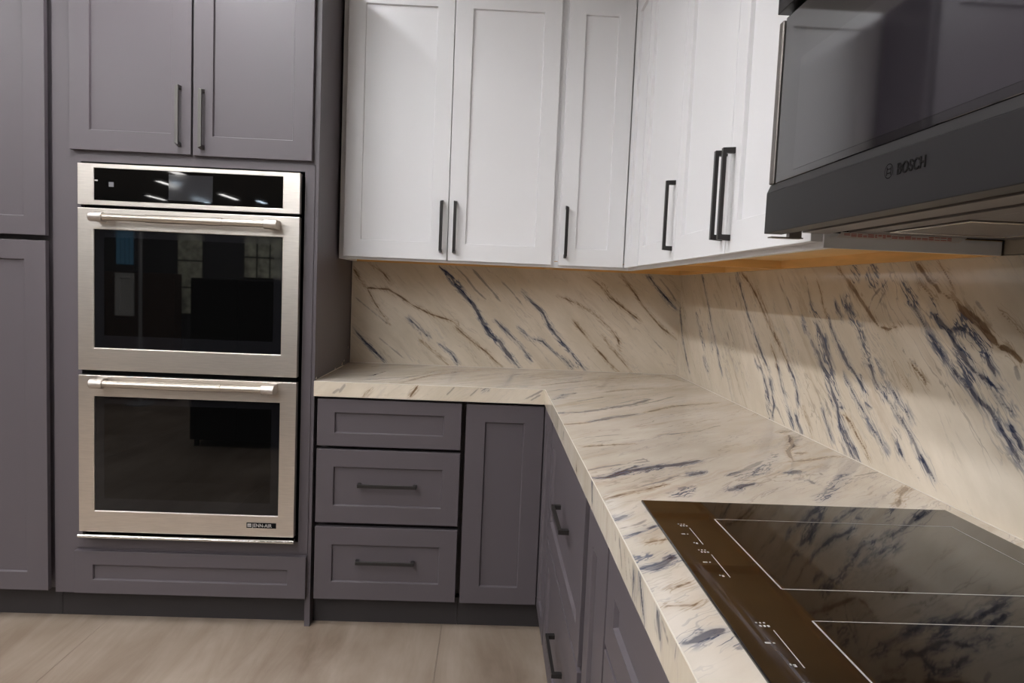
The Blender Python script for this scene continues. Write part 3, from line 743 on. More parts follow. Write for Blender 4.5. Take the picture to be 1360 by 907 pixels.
def pull(front, T, uc, vc, vertical=True, m=None, length=0.205, pr=0.028, wd=0.0120, slant=0):
    h = length/2; th = 0.0085; leg = 0.0135
    prof = [(-h, 0), (-h+0.002, pr), (h-0.002, pr), (h, 0), (h-leg, 0), (h-leg, pr-th), (-h+leg, pr-th), (-h+leg, 0)]
    mb = MB(); vs = []
    for s in (-wd/2, wd/2):
        cut = 0.0055 if slant*s < 0 else 0.0            # the mitred ends are longer on one side
        for a_, w_ in prof:
            if w_ > 0 and abs(a_) > h-leg+0.001: a_ -= math.copysign(cut, a_)
            vs.append(T(uc+s, vc+a_, w_) if vertical else T(uc+a_, vc+s, w_))
    n = len(prof)
    fs = [(k, (k+1) % n, n+(k+1) % n, n+k) for k in range(n)]
    for o in (0, n):
        fs += [(o+0, o+1, o+6, o+7), (o+1, o+2, o+5, o+6), (o+2, o+3, o+4, o+5)]
    mb.add(vs, fs)
    return mb.build('handle', m or M_PULL, front, 0.0006, 1)

# --- tall pantry cabinet on the left
FT = face_y(-0.6415)
TOPZ = 2.42
pan = thing('pantry_cabinet', (-2.69, -0.31, 0), 'tall plum-grey pantry cabinet at the far left edge, one door above another', 'cabinet')
MB().box(-3.0, -2.3905, -0.585, 0.015, 0.105, TOPZ).build('carcass', M_GREY, pan)
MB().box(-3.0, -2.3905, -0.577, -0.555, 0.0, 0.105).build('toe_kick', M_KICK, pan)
shaker('door', pan, FT, -2.985, -2.403, 1.3884, TOPZ-0.012, 0.0735, 0.0645, M_GREY)
shaker('door', pan, FT, -2.985, -2.403, 0.1183, 1.3698, 0.0735, 0.0665, M_GREY)

# --- oven cabinet
ovc = thing('oven_cabinet', (-1.93, -0.31, 0), 'tall plum-grey cabinet housing the double oven, two doors above and a drawer below', 'cabinet')
SH = 0.004
mb = MB()
mb.box(-2.389, -2.289, -0.6215, 0.015, 0.105, TOPZ)            # left stile and side
mb.box(-1.519, -1.4717, -0.6215, 0.015, 0.105, TOPZ)           # right stile and side
mb.box(-2.289, -1.519, -0.6215, 0.015, 1.650, TOPZ)
mb.box(-2.289, -1.519, -0.6215, 0.015, 0.105, 0.318)
mb.box(-2.289, -1.519, -0.05, 0.015, 0.318, 1.650)
mb.build('carcass', M_GREY, ovc)
MB().box(-1.4915, -1.4717, -0.6215, 0.0, 0.0, 0.105).build('end_panel_foot', M_GREY, ovc)
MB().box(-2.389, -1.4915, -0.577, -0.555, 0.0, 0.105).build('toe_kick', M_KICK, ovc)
MB().ring((-2.307, -1.4835, 0.276, 1.675), (-2.2895, -1.5185, 0.3185, 1.6495), -0.0205, -0.0165, FT).build('oven_surround', M_GREY, ovc, 0.0008)
dl = shaker('door', ovc, FT, -2.3206, -1.9080, 1.6875, TOPZ-0.012, 0.0675, 0.0680, M_GREY)
dr_ = shaker('door', ovc, FT, -1.9010, -1.4926, 1.6850, TOPZ-0.012, 0.0665, 0.0665, M_GREY)
pull(dl, FT, -1.9465, 1.8155, True, M_PULLG, slant=1); pull(dr_, FT, -1.8680, 1.8080, True, M_PULLG, slant=-1)
shaker('drawer_front', ovc, FT, -2.311, -1.4852, 0.1125, 0.2690, 0.0655, 0.0500, M_GREY)

# --- double wall oven
FO = face_y(-0.661)
ov = thing('double_wall_oven', (-1.903, -0.35, 0.327), 'stainless steel double wall oven with two glass doors set in the tall cabinet', 'oven')
OX0, OX1 = -2.2820, -1.5252
MB().box(OX0+0.01, OX1-0.008, -0.636, -0.08, 0.335, 1.638).build('oven_body', M_BLACK, ov)
cpn = MB().ring((OX0, OX1, 1.4995, 1.6395), (-2.2277, -1.5838, 1.5147, 1.6255), -0.024, 0.0, FO, 0, 0.001, -0.003).build('control_panel', M_STEEL, ov, 0.0012)
MB().box(-2.2267, -1.5848, 1.5157, 1.6245, -0.012, -0.003, 0, FO).build('display_glass', M_GLASS, cpn)
MB().box(-1.975, -1.825, 1.526, 1.6140, -0.003, -0.0027, 0, FO).build('screen', M_LCD, cpn)
mb = MB(); mb.box(-2.178, -2.161, 1.563, 1.579, -0.003, -0.0026, 0, FO); ic = mb.build('touch_icon', mat('dim_print', (0.12, 0.12, 0.13), 0.4), cpn)
MB().box(-2.2262, -2.2150, 1.5805, 1.5850, -0.003, -0.0026, 0, FO).build('indicator_mark', M_PRINT, cpn)
def oven_door(z0, z1, wz0, wz1, hz, badge):
    d = MB().ring((OX0, OX1, z0, z1), (-2.2277, -1.5820, wz0, wz1), -0.025, 0.0, FO, 0, 0.001, -0.004).build('oven_door', M_STEEL, ov, 0.0014)
    e = 0.001
    MB().ring((-2.2277+e, -1.5820-e, wz0+e, wz1-e), (-2.195, -1.612, wz0+0.0445, wz1-0.0265), -0.010, -0.004, FO).build('glass_border', M_GLASSB, d)
    MB().box(-2.195, -1.612, wz0+0.0445, wz1-0.0265, -0.010, -0.0042, 0, FO).build('window', M_GLASS, d)
    hy = -0.661-0.048
    hb = MB()
    for a_, b_ in ((-2.178, -1.630),):
        hb.lathe((a_, hy, hz), (1, 0, 0), [(0, 0.0122), (0.149, 0.0122), (0.150, 0.0138), (0.406, 0.0138), (0.407, 0.0122), (b_-a_, 0.0122)])
    hb.build('handle_bar', M_BAR, d)
    for s, xa in ((1, -2.2150), (-1, -1.5870)):
        hc = MB()
        hc.lathe((xa, hy, hz), (s, 0, 0), [(0, 0.0150), (0.002, 0.0165), (0.043, 0.0168), (0.045, 0.0155)])
        xm = xa+s*0.018
        hc.box(min(xa+s*0.004, xa+s*0.034), max(xa+s*0.004, xa+s*0.034), hy+0.004, -0.660, hz-0.0155, hz+0.0155)
        hc.build('handle_bracket', M_CAP, d, 0.0008)
    if badge:
        bd = MB().box(-1.6925, -1.5875, 0.3795, 0.3990, 0.0, 0.0018, 0, FO).build('badge', M_BLACK, d, 0.0004)
        mb = MB(); mb.box(-1.6890, -1.6750, 0.3832, 0.3958, 0.0018, 0.0021, 0, FO); mb.build('badge_emblem', M_SILVER, d)
        mb = MB()
        vs = [FO(u, v, 0.0024) for u, v in ((-1.6878, 0.3876), (-1.6835, 0.3893), (-1.6795, 0.3890), (-1.6762, 0.3912), (-1.6762, 0.3898), (-1.6795, 0.3876), (-1.6835, 0.3879), (-1.6878, 0.3862))]
        mb.add(vs, [(0, 1, 6, 7), (1, 2, 5, 6), (2, 3, 4, 5)]); mb.build('badge_wave', M_BLACK, d)
        text_part('badge_lettering', 'JENN-AIR', 0.0172, M_SILVER, d, FO, -1.6718, 0.3836, 0.0019, 0.0002, 'LEFT', 0.96)
    return d
oven_door(0.9270, 1.4885, 1.0055, 1.4172, 1.4560, False)
oven_door(0.3480, 0.9090, 0.4243, 0.8357, 0.8865, True)
mb = MB(); mb.tube((OX0, -0.6655, 0.3325), (OX1+0.002, -0.6655, 0.3325), 0.0062)
mb.box(OX0, OX1, -0.6655, -0.640, 0.327, 0.338); mb.build('bottom_trim_rail', M_CHROME, ov)

# --- base cabinets, back run
FB = face_y(-0.621)
bdc = thing('drawer_cabinet', (-1.2, -0.3, 0), 'plum-grey three-drawer base cabinet beside the oven cabinet', 'cabinet')
MB().box(-1.4712, -0.932, -0.545, 0.015, 0.105, 0.858).build('carcass', M_GREY, bdc)
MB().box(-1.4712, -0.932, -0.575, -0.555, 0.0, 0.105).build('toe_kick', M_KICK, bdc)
shaker('drawer_front', bdc, FB, -1.4595, -0.9405, 0.6785, 0.8495, 0.0625, 0.0480, M_GREY)
d2 = shaker('drawer_front', bdc, FB, -1.4595, -0.9405, 0.3945, 0.6660, 0.0625, 0.0640, M_GREY)
d3 = shaker('drawer_front', bdc, FB, -1.4595, -0.9405, 0.1063, 0.3785, 0.0625, 0.0660, M_GREY)
pull(d2, FB, -1.2005, 0.5400, False, M_PULL, 0.215); pull(d3, FB, -1.2005, 0.2545, False, M_PULL, 0.215)
cbc = thing('corner_base_cabinet', (-0.45, -0.4, 0), 'plum-grey corner base cabinet with a tall handleless door on each side of the inner corner', 'cabinet')
FR = face_x(-0.638)
mb = MB(); mb.box(-0.931, 0.015, -0.545, 0.015, 0.105, 0.858); mb.box(-0.565, 0.015, -0.924, -0.545, 0.105, 0.858)
mb.build('carcass', M_GREY, cbc)
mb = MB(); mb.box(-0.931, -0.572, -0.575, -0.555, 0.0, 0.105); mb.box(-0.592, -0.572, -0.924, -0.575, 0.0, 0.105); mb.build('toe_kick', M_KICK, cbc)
shaker('door', cbc, FB, -0.9235, -0.6410, 0.1050, 0.8490, 0.0700, 0.0640, M_GREY)
shaker('door', cbc, FR, 0.6230, 0.9150, 0.1050, 0.8490, 0.0700, 0.0500, M_GREY)
# --- base cabinets, right run
def base_right(name, y0, y1, label):
    t = thing(name, (-0.3, -(y0+y1)/2, 0), label, 'cabinet')
    MB().box(-0.565, 0.015, -y1, -y0, 0.105, 0.858).build('carcass', M_GREY, t)
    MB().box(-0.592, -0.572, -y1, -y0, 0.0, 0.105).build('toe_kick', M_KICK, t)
    return t
t = base_right('drawer_cabinet', 0.925, 1.752, 'plum-grey base cabinet with two deep drawers below the right worktop, nearest the corner')
f1 = shaker('drawer_front', t, FR, 0.9320, 1.7240, 0.4845, 0.8495, 0.0625, 0.0635, M_GREY)
f2 = shaker('drawer_front', t, FR, 0.9320, 1.7240, 0.1100, 0.4715, 0.0625, 0.0635, M_GREY)
pull(f1, FR, 1.370, 0.6850, False, M_PULL, 0.21, 0.026); pull(f2, FR, 1.372, 0.3200, False, M_PULL, 0.21, 0.026)
t = base_right('pull_out_cabinet', 1.753, 2.008, 'very narrow plum-grey pull-out cabinet between the deep drawers and the cooktop cabinet')
shaker('door', t, FR, 1.7840, 2.0030, 0.1100, 0.8495, 0.0600, 0.0600, M_GREY)
t = base_right('cooktop_cabinet', 2.009, 2.840, 'plum-grey drawer base cabinet under the cooktop, lower right of the frame')
shaker('drawer_front', t, FR, 2.0160, 2.8320, 0.6900, 0.8495, 0.0625, 0.0560, M_GREY)
g1 = shaker('drawer_front', t, FR, 2.0160, 2.8320, 0.3955, 0.6800, 0.0625, 0.0635, M_GREY)
g2 = shaker('drawer_front', t, FR, 2.0160, 2.8320, 0.1063, 0.3785, 0.0625, 0.0635, M_GREY)
pull(g1, FR, 2.424, 0.540, False, M_PULL, 0.21, 0.026); pull(g2, FR, 2.424, 0.245, False, M_PULL, 0.21, 0.026)

# --- wall cabinets
UZ, UB, UT = 1.3636, 1.3868, TOPZ
def skirt(mb, x0, x1, y0, y1): return mb.box(x0, x1, y0, y1, UZ, UB)
uc1 = thing('wall_cabinet', (-1.03, -0.15, UZ), 'white two-door wall cabinet on the back wall beside the tall grey cabinet', 'cabinet')
mb = MB(); mb.box(-1.4624, -0.6035, -0.270, 0.015, UB+0.004, UT); mb.ring((-1.4624, -0.6035, UB, UT), (-1.425, -0.6200, UB+0.02, UT-0.03), -0.0395, 0.0, face_y(-0.311)); skirt(mb, -1.4624, -0.6035, -0.311, -0.293); skirt(mb, -1.4624, -1.448, -0.293, 0.015); mb.build('carcass', M_WHITE, uc1)
mb = MB(); mb.box(-1.448, -0.6035, -0.293, 0.015, UB, UB+0.004); skirt(mb, -0.619, -0.6035, -0.293, -0.001); skirt(mb, -1.448, -0.619, -0.012, -0.001); mb.build('bottom_board', M_MAPLE, uc1)
FU = face_y(-0.331)
a1 = shaker('door', uc1, FU, -1.4420, -1.0335, 1.3735, UT-0.005, 0.0663, 0.0685, M_WHITE)
a2 = shaker('door', uc1, FU, -1.0305, -0.6170, 1.3735, UT-0.005, 0.0680, 0.0685, M_WHITE)
pull(a1, FU, -1.0590, 1.5055, slant=1); pull(a2, FU, -1.0055, 1.5055, slant=-1)
uc2 = thing('wall_cabinet', (-0.3, -0.3, UZ), 'white corner wall cabinet with two narrow doors meeting at the inner corner', 'cabinet')
mb = MB(); mb.box(-0.603, 0.015, -0.311, 0.015, UB+0.004, UT); mb.box(-0.3054, 0.015, -0.6095, -0.311, UB+0.004, UT)
skirt(mb, -0.603, -0.3054, -0.311, -0.293); skirt(mb, -0.3054, -0.2874, -0.6095, -0.293); mb.build('carcass', M_WHITE, uc2)
mb = MB(); mb.box(-0.603, -0.2874, -0.293, 0.0, UB, UB+0.004); mb.box(-0.2874, 0.0, -0.6095, 0.0, UB, UB+0.004)
skirt(mb, -0.603, -0.588, -0.293, -0.001); skirt(mb, -0.2874, -0.001, -0.6095, -0.597); skirt(mb, -0.588, -0.012, -0.012, -0.001); skirt(mb, -0.012, -0.001, -0.597, -0.001); mb.build('bottom_board', M_MAPLE, uc2)
FV = face_x(-0.3254)
a3 = shaker('door', uc2, FU, -0.5895, -0.3290, 1.3735, UT-0.005, 0.0660, 0.0685, M_WHITE)
pull(a3, FU, -0.5640, 1.5055, slant=-1)
shaker('door', uc2, FV, 0.3330, 0.5900, 1.3735, UT-0.005, 0.0640, 0.0685, M_WHITE)
def upper_right(y0, y1, label, exposed=False):
    t = thing('wall_cabinet', (-0.15, -(y0+y1)/2, UZ), label, 'cabinet')
    mb = MB(); mb.box(-0.270, 0.015, -y1, -y0, UB+0.004, UT); mb.ring((y0, y1, UB, UT), (y0+0.03, y1-0.03, UB+0.02, UT-0.03), -0.0345, 0.0, face_x(-0.3054)); skirt(mb, -0.3054, -0.2874, -y1, -y0)
    if exposed: skirt(mb, -0.2874, -0.004, -y1, -y1+0.006)
    mb.build('carcass', M_WHITE, t)
    e = 0.006 if exposed else 0.0
    mb = MB(); mb.box(-0.2874, 0.0, -y1+e, -y0, UB, UB+0.004)
    skirt(mb, -0.2874, -0.001, -y0-0.013, -y0); skirt(mb, -0.2874, -0.001, -y1+e, -y1+e+0.010); skirt(mb, -0.012, -0.001, -y1+e+0.010, -y0-0.013); mb.build('bottom_board', M_MAPLE, t)
    return t
uc3 = upper_right(0.6096, 1.0990, 'white single-door wall cabinet on the right wall next to the corner cabinet')
b1 = shaker('door', uc3, FV, 0.6000, 1.0985, 1.3735, UT-0.005, 0.0660, 0.0685, M_WHITE)
pull(b1, FV, 1.0735, 1.5065)
uc4 = upper_right(1.0995, 1.9900, 'white two-door wall cabinet on the right wall beside the microwave', True)
b2 = shaker('door', uc4, FV, 1.1015, 1.5515, 1.3735, UT-0.005, 0.0660, 0.0685, M_WHITE)
b3 = shaker('door', uc4, FV, 1.5545, 1.9850, 1.3735, UT-0.005, 0.0660, 0.0685, M_WHITE)
pull(b2, FV, 1.5265, 1.5060); pull(b3, FV, 1.5795, 1.5030)

# ------------------------------------------------------------------ stone
H = 0.914
G = 0.004
YE = -2.95
ws = thing('worktop', (-0.45, -0.9, 0.8595), 'cream stone L-shaped worktop with blue and brown veins', 'worktop')
xL, yF, xF, zb = -1.4712, -0.6317, -0.6425, 0.8595
g_ = []
stone_grid(g_, (xL, yF, H), (xF-xL, 0, 0), (0, -yF, 0), int((xF-xL)/G), int(-yF/G), VEINS['top'], 0, 1, 1.5)
stone_grid(g_, (xF, YE, H), (-xF, 0, 0), (0, -YE, 0), int(-xF/G), int(-YE/G), VEINS['top'], 0, 1, 1.25)
pl = MB()
def quad(mb, a, b_, c, d, mi): mb.add([a, b_, c, d], [(0, 1, 2, 3)], mi)
ti = 0.012
quad(pl, (xL, yF+ti, zb), (xL, 0, zb), (0, 0, zb), (0, yF+ti, zb), 0)
quad(pl, (xF+ti, YE, zb), (xF+ti, yF+ti, zb), (0, yF+ti, zb), (0, YE, zb), 0)
quad(pl, (xL, yF, zb), (xL, 0, zb), (xL, 0, H), (xL, yF, H), 0)
quad(pl, (xF, YE, zb), (0, YE, zb), (0, YE, H), (xF, YE, H), 0)
quad(pl, (xL, 0, zb), (0, 0, zb), (0, 0, H), (xL, 0, H), 0)
quad(pl, (0, YE, zb), (0, 0, zb), (0, 0, H), (0, YE, H), 0)
stone_object('top_slab', [(g_[0], 0), (g_[1], 0)], pl, [M_STT], ws)
g_ = []; ns = 14
stone_grid(g_, (xL, yF, zb), (xF-xL, 0, 0), (0, 0, H-zb), 260, ns, VEINS['edgeb'], 0, 2)
pl = MB(); quad(pl, (xL, yF, zb), (xF, yF, zb), (xF, yF+ti, zb), (xL, yF+ti, zb), 0)
stone_object('front_edge', [(g_[0], 0)], pl, [M_STEB], ws)
g_ = []
stone_grid(g_, (xF, yF, zb), (0, YE-yF, 0), (0, 0, H-zb), 700, ns, VEINS['edger'], 1, 2)
pl = MB(); quad(pl, (xF, yF, zb), (xF, YE, zb), (xF+ti, YE, zb), (xF+ti, yF, zb), 0)
stone_object('front_edge', [(g_[0], 0)], pl, [M_STER], ws)
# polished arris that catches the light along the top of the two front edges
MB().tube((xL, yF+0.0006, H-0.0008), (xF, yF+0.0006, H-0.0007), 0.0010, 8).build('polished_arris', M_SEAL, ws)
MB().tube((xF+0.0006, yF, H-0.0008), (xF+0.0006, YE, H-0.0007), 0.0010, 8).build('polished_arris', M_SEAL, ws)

def splash(name, origin, du, dv, nu, nv, veins, i, j, m, label, plain):
    t = thing(name, tuple(Vector(origin)+Vector(du)*0.5), label, 'backsplash')
    g_ = []; stone_grid(g_, origin, du, dv, nu, nv, veins, i, j)
    stone_object('stone_slab', [(g_[0], 0)], plain, [m], t)
    return t
pl = MB(); quad(pl, (-1.4700, 0, UZ), (0, 0, UZ), (0, 0.018, UZ), (-1.4700, 0.018, UZ), 0); quad(pl, (-1.4700, 0, H), (-1.4700, 0.018, H), (-1.4700, 0.018, UZ), (-1.4700, 0, UZ), 0); quad(pl, (-1.4700, 0.018, H), (0, 0.018, H), (0, 0.018, UZ), (-1.4700, 0.018, UZ), 0)
sb = splash('backsplash', (-1.4700, 0, H), (1.4700, 0, 0), (0, 0, UZ-H), 368, 112, VEINS['back'], 0, 2, M_STB, 'cream stone backsplash with sparse blue veins on the back wall under the white cabinets', pl)
MB().tube((-1.468, -0.0012, H+0.001), (-0.002, -0.0012, H+0.0006), 0.0012, 8).build('sealant_bead', M_SEAL, sb)
MB().tube((-1.468, -0.0012, H+0.001), (-1.468, -0.0012, UZ-0.002), 0.0020, 8).build('sealant_bead', M_SEAL, sb)
pl = MB(); quad(pl, (0, YE, UZ), (0, 0, UZ), (0.018, 0, UZ), (0.018, YE, UZ), 0); quad(pl, (0.018, YE, H), (0.018, 0, H), (0.018, 0, UZ), (0.018, YE, UZ), 0); quad(pl, (0, YE, H), (0.018, YE, H), (0.018, YE, UZ), (0, YE, UZ), 0)
sr_ = splash('backsplash', (0, 0, H), (0, YE, 0), (0, 0, UZ-H), 740, 112, VEINS['right'], 1, 2, M_STR, 'cream stone backsplash with dense blue and brown veins on the right wall behind the cooktop', pl)
MB().tube((-0.0012, -0.002, H+0.001), (-0.0012, YE, H+0.0006), 0.0012, 8).build('sealant_bead', M_SEAL, sr_)
# filler strip of wall finish above the stone behind the microwave
tag(MB().box(0.0, 0.02, YE, -1.9905, UZ+0.0015, 1.46).build('trim_1', M_MAPLE2 if False else mat('wall_filler', (0.33, 0.28, 0.22), 0.5)), kind='structure')

# sealant crumbs left along the tall cabinet side
random.seed(4)
mb = MB()
mb.tube((-1.4695, -0.60, H+0.001), (-1.4695, -0.14, H+0.001), 0.0016, 6)
for (y, z, l) in ((-0.17, 0.925, 0.012), (-0.13, 0.935, 0.007), (-0.05, 0.985, 0.010), (-0.61, 0.921, 0.008), (-0.30, 0.920, 0.006)):
    mb.tube((-1.4695, y, z-l/2), (-1.4685, y+0.003, z+l/2), 0.0022, 6, r1=0.001)
tag(mb.build('sealant_smear', M_SEAL), 'thin broken line of white sealant where worktop meets the tall cabinet side', 'sealant')

# ------------------------------------------------------------------ cooktop
ck = thing('cooktop', (-0.307, -2.405, H), 'black glass induction cooktop set into the right worktop with thin white zone lines', 'cooktop')
CX0, CX1, CY0, CY1 = -0.5765, -0.0366, -2.855, -1.9567
zt = H+0.0045
MB().box(CX0, CX1, CY0, CY1, H+0.0002, zt).build('glass_plate', M_COOK, ck, 0.0016, 3)
def line(mb, a, b_, wd, z=zt+0.00025):
    a, b_ = Vector((*a, 0)), Vector((*b_, 0)); d = (b_-a).normalized(); n = Vector((-d.y, d.x, 0))*wd/2
    mb.add([(*(a-n).xy, z), (*(b_-n).xy, z), (*(b_+n).xy, z), (*(a+n).xy, z)], [(0, 1, 2, 3)])
for y1, y0 in ((-2.0500, -2.3125), (-2.3960, -2.6600)):
    mb = MB()
    xa, xb = -0.4775, -0.0875
    line(mb, (xa, y1), (xb, y1), 0.0016); line(mb, (xb, y1), (xb, y0), 0.0016); line(mb, (xb, y0), (xa, y0), 0.0022); line(mb, (xa, y0), (xa, y1), 0.0024)
    mb.build('zone_outline', M_PRINT, ck)
TK = lambda u, v, w_: (-0.5315-v, u, zt+w_)
for k, (y0, y1) in enumerate(((-2.1660, -2.0960), (-2.2815, -2.2045), (-2.4960, -2.4200), (-2.6150, -2.5400))):
    mb = MB(); line(mb, (-0.5312, y0), (-0.5312, y1), 0.0014)
    mb.build('power_slider', M_PRINT, ck)
    mb = MB()
    def dash(x, y, lx, ly): mb.box(x-lx/2, x+lx/2, y-ly/2, y+ly/2, zt+0.0001, zt+0.0003)
    for q in range(3):
        dash(-0.5420+0.0044*q, y1+0.009, 0.0026, 0.0040)
        dash(-0.5440+0.0044*q, y1+0.0165, 0.0022, 0.0026)
    dash(-0.5485, y1-0.028, 0.0060, 0.0030); dash(-0.5420, y1-0.028, 0.0022, 0.0022)
    dash(-0.5390, y0+0.004, 0.0028, 0.0050); dash(-0.5425, y0+0.006, 0.0018, 0.0030)
    tag(mb.build('control_marks', M_PRINT, ck), kind='stuff')

# ------------------------------------------------------------------ microwave
FM = face_x(-0.4080)
mw = thing('over_range_microwave', (-0.2, -2.37, 1.382), 'black over-the-range microwave with dark glass door mounted above the cooktop', 'microwave')
MY0, MY1 = 1.9945, 2.752
MB().box(-0.372, 0.019, -MY1, -MY0, 1.4080, 1.800).build('oven_body', M_MWPANEL, mw)
# door: lower band, sloped sill, glass, edge strip
mb = MB()
mb.box(MY0, MY1, 1.3815, 1.4465, -0.030, 0.0, 0, FM)
vs = [FM(u, v, w_) for u in (MY0, MY1) for v, w_ in ((1.4465, 0.0), (1.4600, -0.0055), (1.4600, -0.030), (1.4465, -0.030))]
mb.add(vs, [(0, 4, 5, 1), (1, 5, 6, 2), (2, 6, 7, 3), (0, 1, 2, 3), (4, 7, 6, 5)])
dm = mb.build('door', M_MWPANEL, mw, 0.0010)
MB().box(MY0+0.020, MY1-0.12, 1.4602, 1.7180, -0.030, -0.0050, 0, FM).build('door_glass', M_MWGLASS, dm, 0.0012)
MB().box(2.080, 2.545, 1.4715, 1.6370, -0.0052, -0.0046, 0, FM).build('viewing_screen', M_SCREEN, dm)
mb = MB(); mb.box(MY0, MY0+0.0165, 1.4602, 1.7160, -0.030, -0.0020, 0, FM); mb.build('door_edge_strip', M_MWEDGE, dm, 0.002)
MB().box(MY1-0.118, MY1, 1.4602, 1.7180, -0.030, -0.0050, 0, FM).build('control_panel', M_MWGLASS, mw, 0.0012)
mb = MB(); mb.box(MY0, MY1, 1.7290, 1.800, -0.036, 0.0020, 0, FM); mb.build('top_vent_cover', M_MWPANEL, mw, 0.0012)
MB().box(MY0+0.004, MY1-0.004, 1.7185, 1.7285, -0.036, -0.020, 0, FM).build('vent_slot', M_BLACK, mw)
# lettering and round emblem
TX = lambda u, v, w_: FM(u, v, w_)
text_part('lettering', 'BOSCH', 0.0175, M_LOGO, dm, FM, 2.3685, 1.4187, 0.0004, 0.0002, 'LEFT', 0.92)
mb = MB(); n = 32; uc, vc, ro, ri = 2.3525, 1.4250, 0.0085, 0.0074
vs = [FM(uc+r_*math.cos(2*math.pi*k/n), vc+r_*math.sin(2*math.pi*k/n), 0.0003) for r_ in (ro, ri) for k in range(n)]
mb.add(vs, [(k, (k+1) % n, n+(k+1) % n, n+k) for k in range(n)])
mb.box(uc-0.0046, uc-0.0034, vc-0.0048, vc+0.0048, 0.0001, 0.0003, 0, FM); mb.box(uc+0.0034, uc+0.0046, vc-0.0048, vc+0.0048, 0.0001, 0.0003, 0, FM)
mb.box(uc-0.0034, uc+0.0034, vc+0.0018, vc+0.0028, 0.0001, 0.0003, 0, FM); mb.box(uc-0.0034, uc+0.0034, vc-0.0028, vc-0.0018, 0.0001, 0.0003, 0, FM)
mb.build('round_emblem', M_LOGO, dm)
# underside
ub = 1.3885
mb = MB()
mb.box(-0.345, -0.302, -MY1, -MY0, 1.3860, 1.4080)
mb.box(-0.272, -0.238, -MY1, -MY0-0.004, ub, 1.4080)
mb.box(-0.238, 0.0, -2.045, -MY0-0.010, ub, 1.4080)
mb.box(-0.040, 0.0, -MY1, -2.045, ub, 1.4080)
mb.box(-0.238, -0.040, -2.50, -2.245, ub, 1.4080)
mb.box(-0.238, -0.040, -MY1, -2.70, ub, 1.4080)
mb.build('underside_panel', M_MWUNDER, mw, 0.001)
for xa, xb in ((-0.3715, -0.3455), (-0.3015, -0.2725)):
    MB().box(xa, xb, -MY1+0.002, -MY0-0.002, 1.4020, 1.4080).build('slot_shade_strip', M_BLACK, mw)  # black strips put the deep shade of the slots into colour
MB().box(-0.300, -0.010, -2.0035, -1.9965, 1.3875, 1.4080).build('side_recess', M_BLACK, mw)
for ya, yb in ((-2.238, -2.052), (-2.693, -2.507)):
    f_ = MB().ring((-0.232, -0.046, ya, yb), (-0.225, -0.053, ya+0.007, yb-0.007), -0.0015, 0.0040, lambda u, v, w_: (u, v, 1.3880+w_)).build('filter_frame', M_CHROME, mw, 0.0008)
    MB().box(-0.225, -0.053, ya+0.007, yb-0.007, 1.3885, 1.3915).build('filter_mesh', M_FILTER, f_)
lb = MB()
P4 = [(-0.292, 1.3800), (-0.088, 1.3800), (-0.074, 1.3892), (-0.284, 1.3892)]
lb.add([(x, y, z) for y in (-2.0055, -2.0045) for x, z in P4], [(0, 1, 2, 3), (7, 6, 5, 4), (0, 4, 5, 1), (1, 5, 6, 2), (2, 6, 7, 3), (3, 7, 4, 0)])
lb = lb.build('warning_label', M_LABEL, mw)
mb = MB(); random.seed(2); x = -0.280
while x < -0.105:
    l = random.uniform(0.003, 0.010)
    for zz in (1.3828, 1.3848, 1.3868):
        if random.random() < 0.85: mb.box(x, x+l, -2.0062, -2.0055, zz-0.0005, zz+0.0005)
    x += l+0.002
tag(mb.build('label_print', M_RED, lb), kind='stuff')
mb = MB(); mb.box(-0.402, -0.350, -2.012, -1.996, 1.3745, 1.3765); mb.box(-0.372, -0.352, -2.010, -1.998, 1.3765, 1.3985)
mb.build('door_hinge', M_MWEDGE, mw)

# ------------------------------------------------------------------ showroom things the oven glass mirrors
M_BROWN = mat('dark_brown_panel', (0.045, 0.022, 0.014), 0.5)
M_SCREENB = mat('blue_lit_panel', (0.05, 0.12, 0.2), 0.4, emit=(0.15, 0.40, 0.60), estr=0.9)
M_POLE = mat('grey_pole', (0.45, 0.45, 0.46), 0.4, metal=0.5)
M_PALE = mat('pale_sample', (0.62, 0.62, 0.48), 0.5, var=0.5, vscale=14.0)
t = thing('partition', (-3.75, -5.62, 0), 'low black partition added behind the camera to darken what the oven glass mirrors', 'partition')  # made-up dark screen, gives the oven glass a black background to reflect
MB().box(-5.2, -2.5, -5.66, -5.60, 0.08, 1.80).build('panel', M_HALLD, t)
for x in (-5.0, -2.7): MB().box(x-0.03, x+0.03, -5.82, -5.44, 0.0, 0.08).build('foot', M_HALLD, t)
t = thing('sample_stand', (-4.32, -5.3, 0), 'dark brown sample stand carrying a white door sample, mirrored in the upper oven glass', 'display stand')
MB().box(-4.66, -3.98, -5.40, -5.22, 0.0, 1.27).build('stand_body', M_BROWN, t, 0.004)
d_ = MB().ring((-4.545, -4.365, 0.84, 1.26), (-4.50, -4.41, 0.89, 1.21), -0.0, 0.018, lambda u, v, w_: (u, -5.22+w_, v)).build('door_sample', M_HALLW, t)
MB().box(-4.50, -4.41, -5.219, -5.211, 0.89, 1.21).build('panel', M_HALLW, d_)
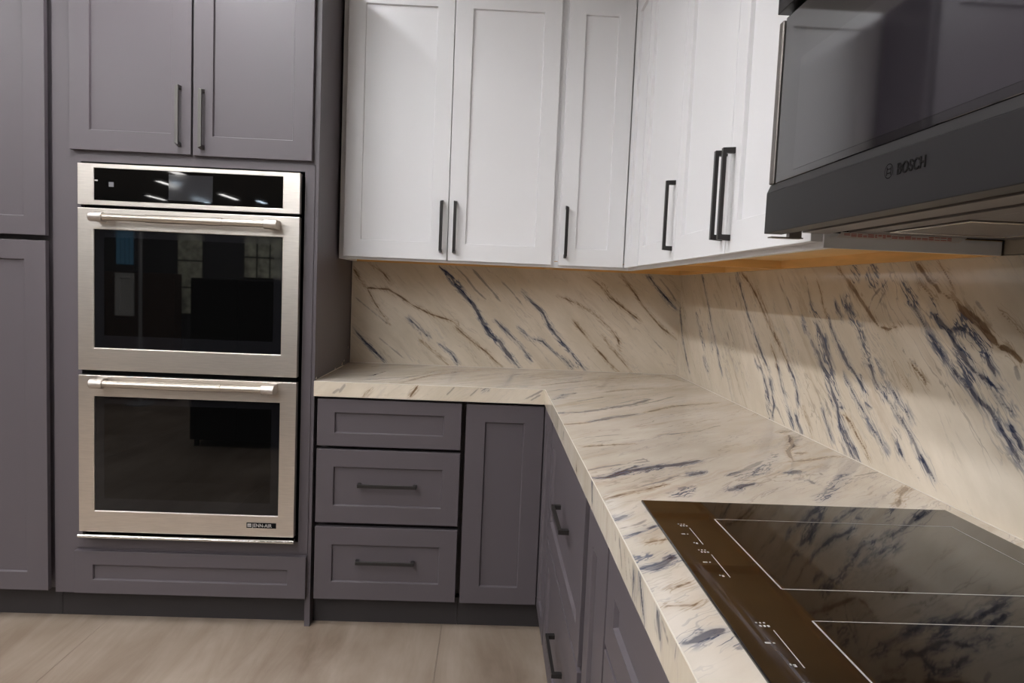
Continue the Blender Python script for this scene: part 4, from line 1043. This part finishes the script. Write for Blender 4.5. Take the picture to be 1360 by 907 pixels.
t = thing('lit_panel', (-4.485, -5.3, 1.27), 'small blue backlit panel on the brown sample stand, mirrored in the upper oven glass', 'panel')
MB().box(-4.58, -4.39, -5.34, -5.28, 1.27, 1.70).build('housing', M_HALLD, t)
for k in range(4): MB().box(-4.568+0.043*k, -4.532+0.043*k, -5.28, -5.272, 1.345, 1.675).build('light_strip', M_SCREENB, t)
t = thing('stand_pole', (-4.20, -5.0, 0), 'slim grey floor pole in the showroom, mirrored in the upper oven glass', 'pole')
MB().tube((-4.20, -5.0, 0.01), (-4.20, -5.0, 1.78), 0.016).build('pole', M_POLE, t)
MB().tube((-4.20, -5.0, 0.0), (-4.20, -5.0, 0.012), 0.13).build('base', M_POLE, t)
def sample_board(x0, x1, z0, z1, nx, nz, label):
    t = thing('sample_board', ((x0+x1)/2, -5.58, z0), label, 'display board')
    MB().box(x0, x1, -5.598, -5.570, z0, z1).build('backing', M_HALLD, t)
    dx, dz = (x1-x0)/nx, (z1-z0)/nz
    for a_ in range(nx):
        for b_ in range(nz):
            MB().box(x0+dx*a_+0.008, x0+dx*(a_+1)-0.008, -5.570, -5.560, z0+dz*b_+0.008, z0+dz*(b_+1)-0.008).build('sample_tile', M_PALE, t)
sample_board(-4.10, -3.84, 0.86, 1.69, 1, 3, 'tall narrow board of pale tile samples on the partition, mirrored in the upper oven glass')
sample_board(-3.42, -3.02, 1.26, 1.69, 3, 2, 'wide board of six pale tile samples on the partition, mirrored in the upper oven glass')
t = thing('black_cabinet', (-2.70, -3.66, 0), 'chest-high matt black cabinet behind the camera, mirrored as the dark half of both oven windows', 'cabinet')
MB().box(-3.045, -2.34, -3.95, -3.392, 0.05, 1.25).build('carcass', M_BLACK, t, 0.004)
MB().box(-3.040, -2.70, -3.390, -3.372, 0.06, 1.245).build('door', M_BLACK, t, 0.002)
MB().box(-2.695, -2.345, -3.390, -3.372, 0.06, 1.245).build('door', M_BLACK, t, 0.002)
for x in (-3.01, -2.375):
    for y in (-3.92, -3.43): MB().box(x-0.015, x+0.015, y-0.015, y+0.015, 0.0, 0.05).build('foot', M_HALLD, t)
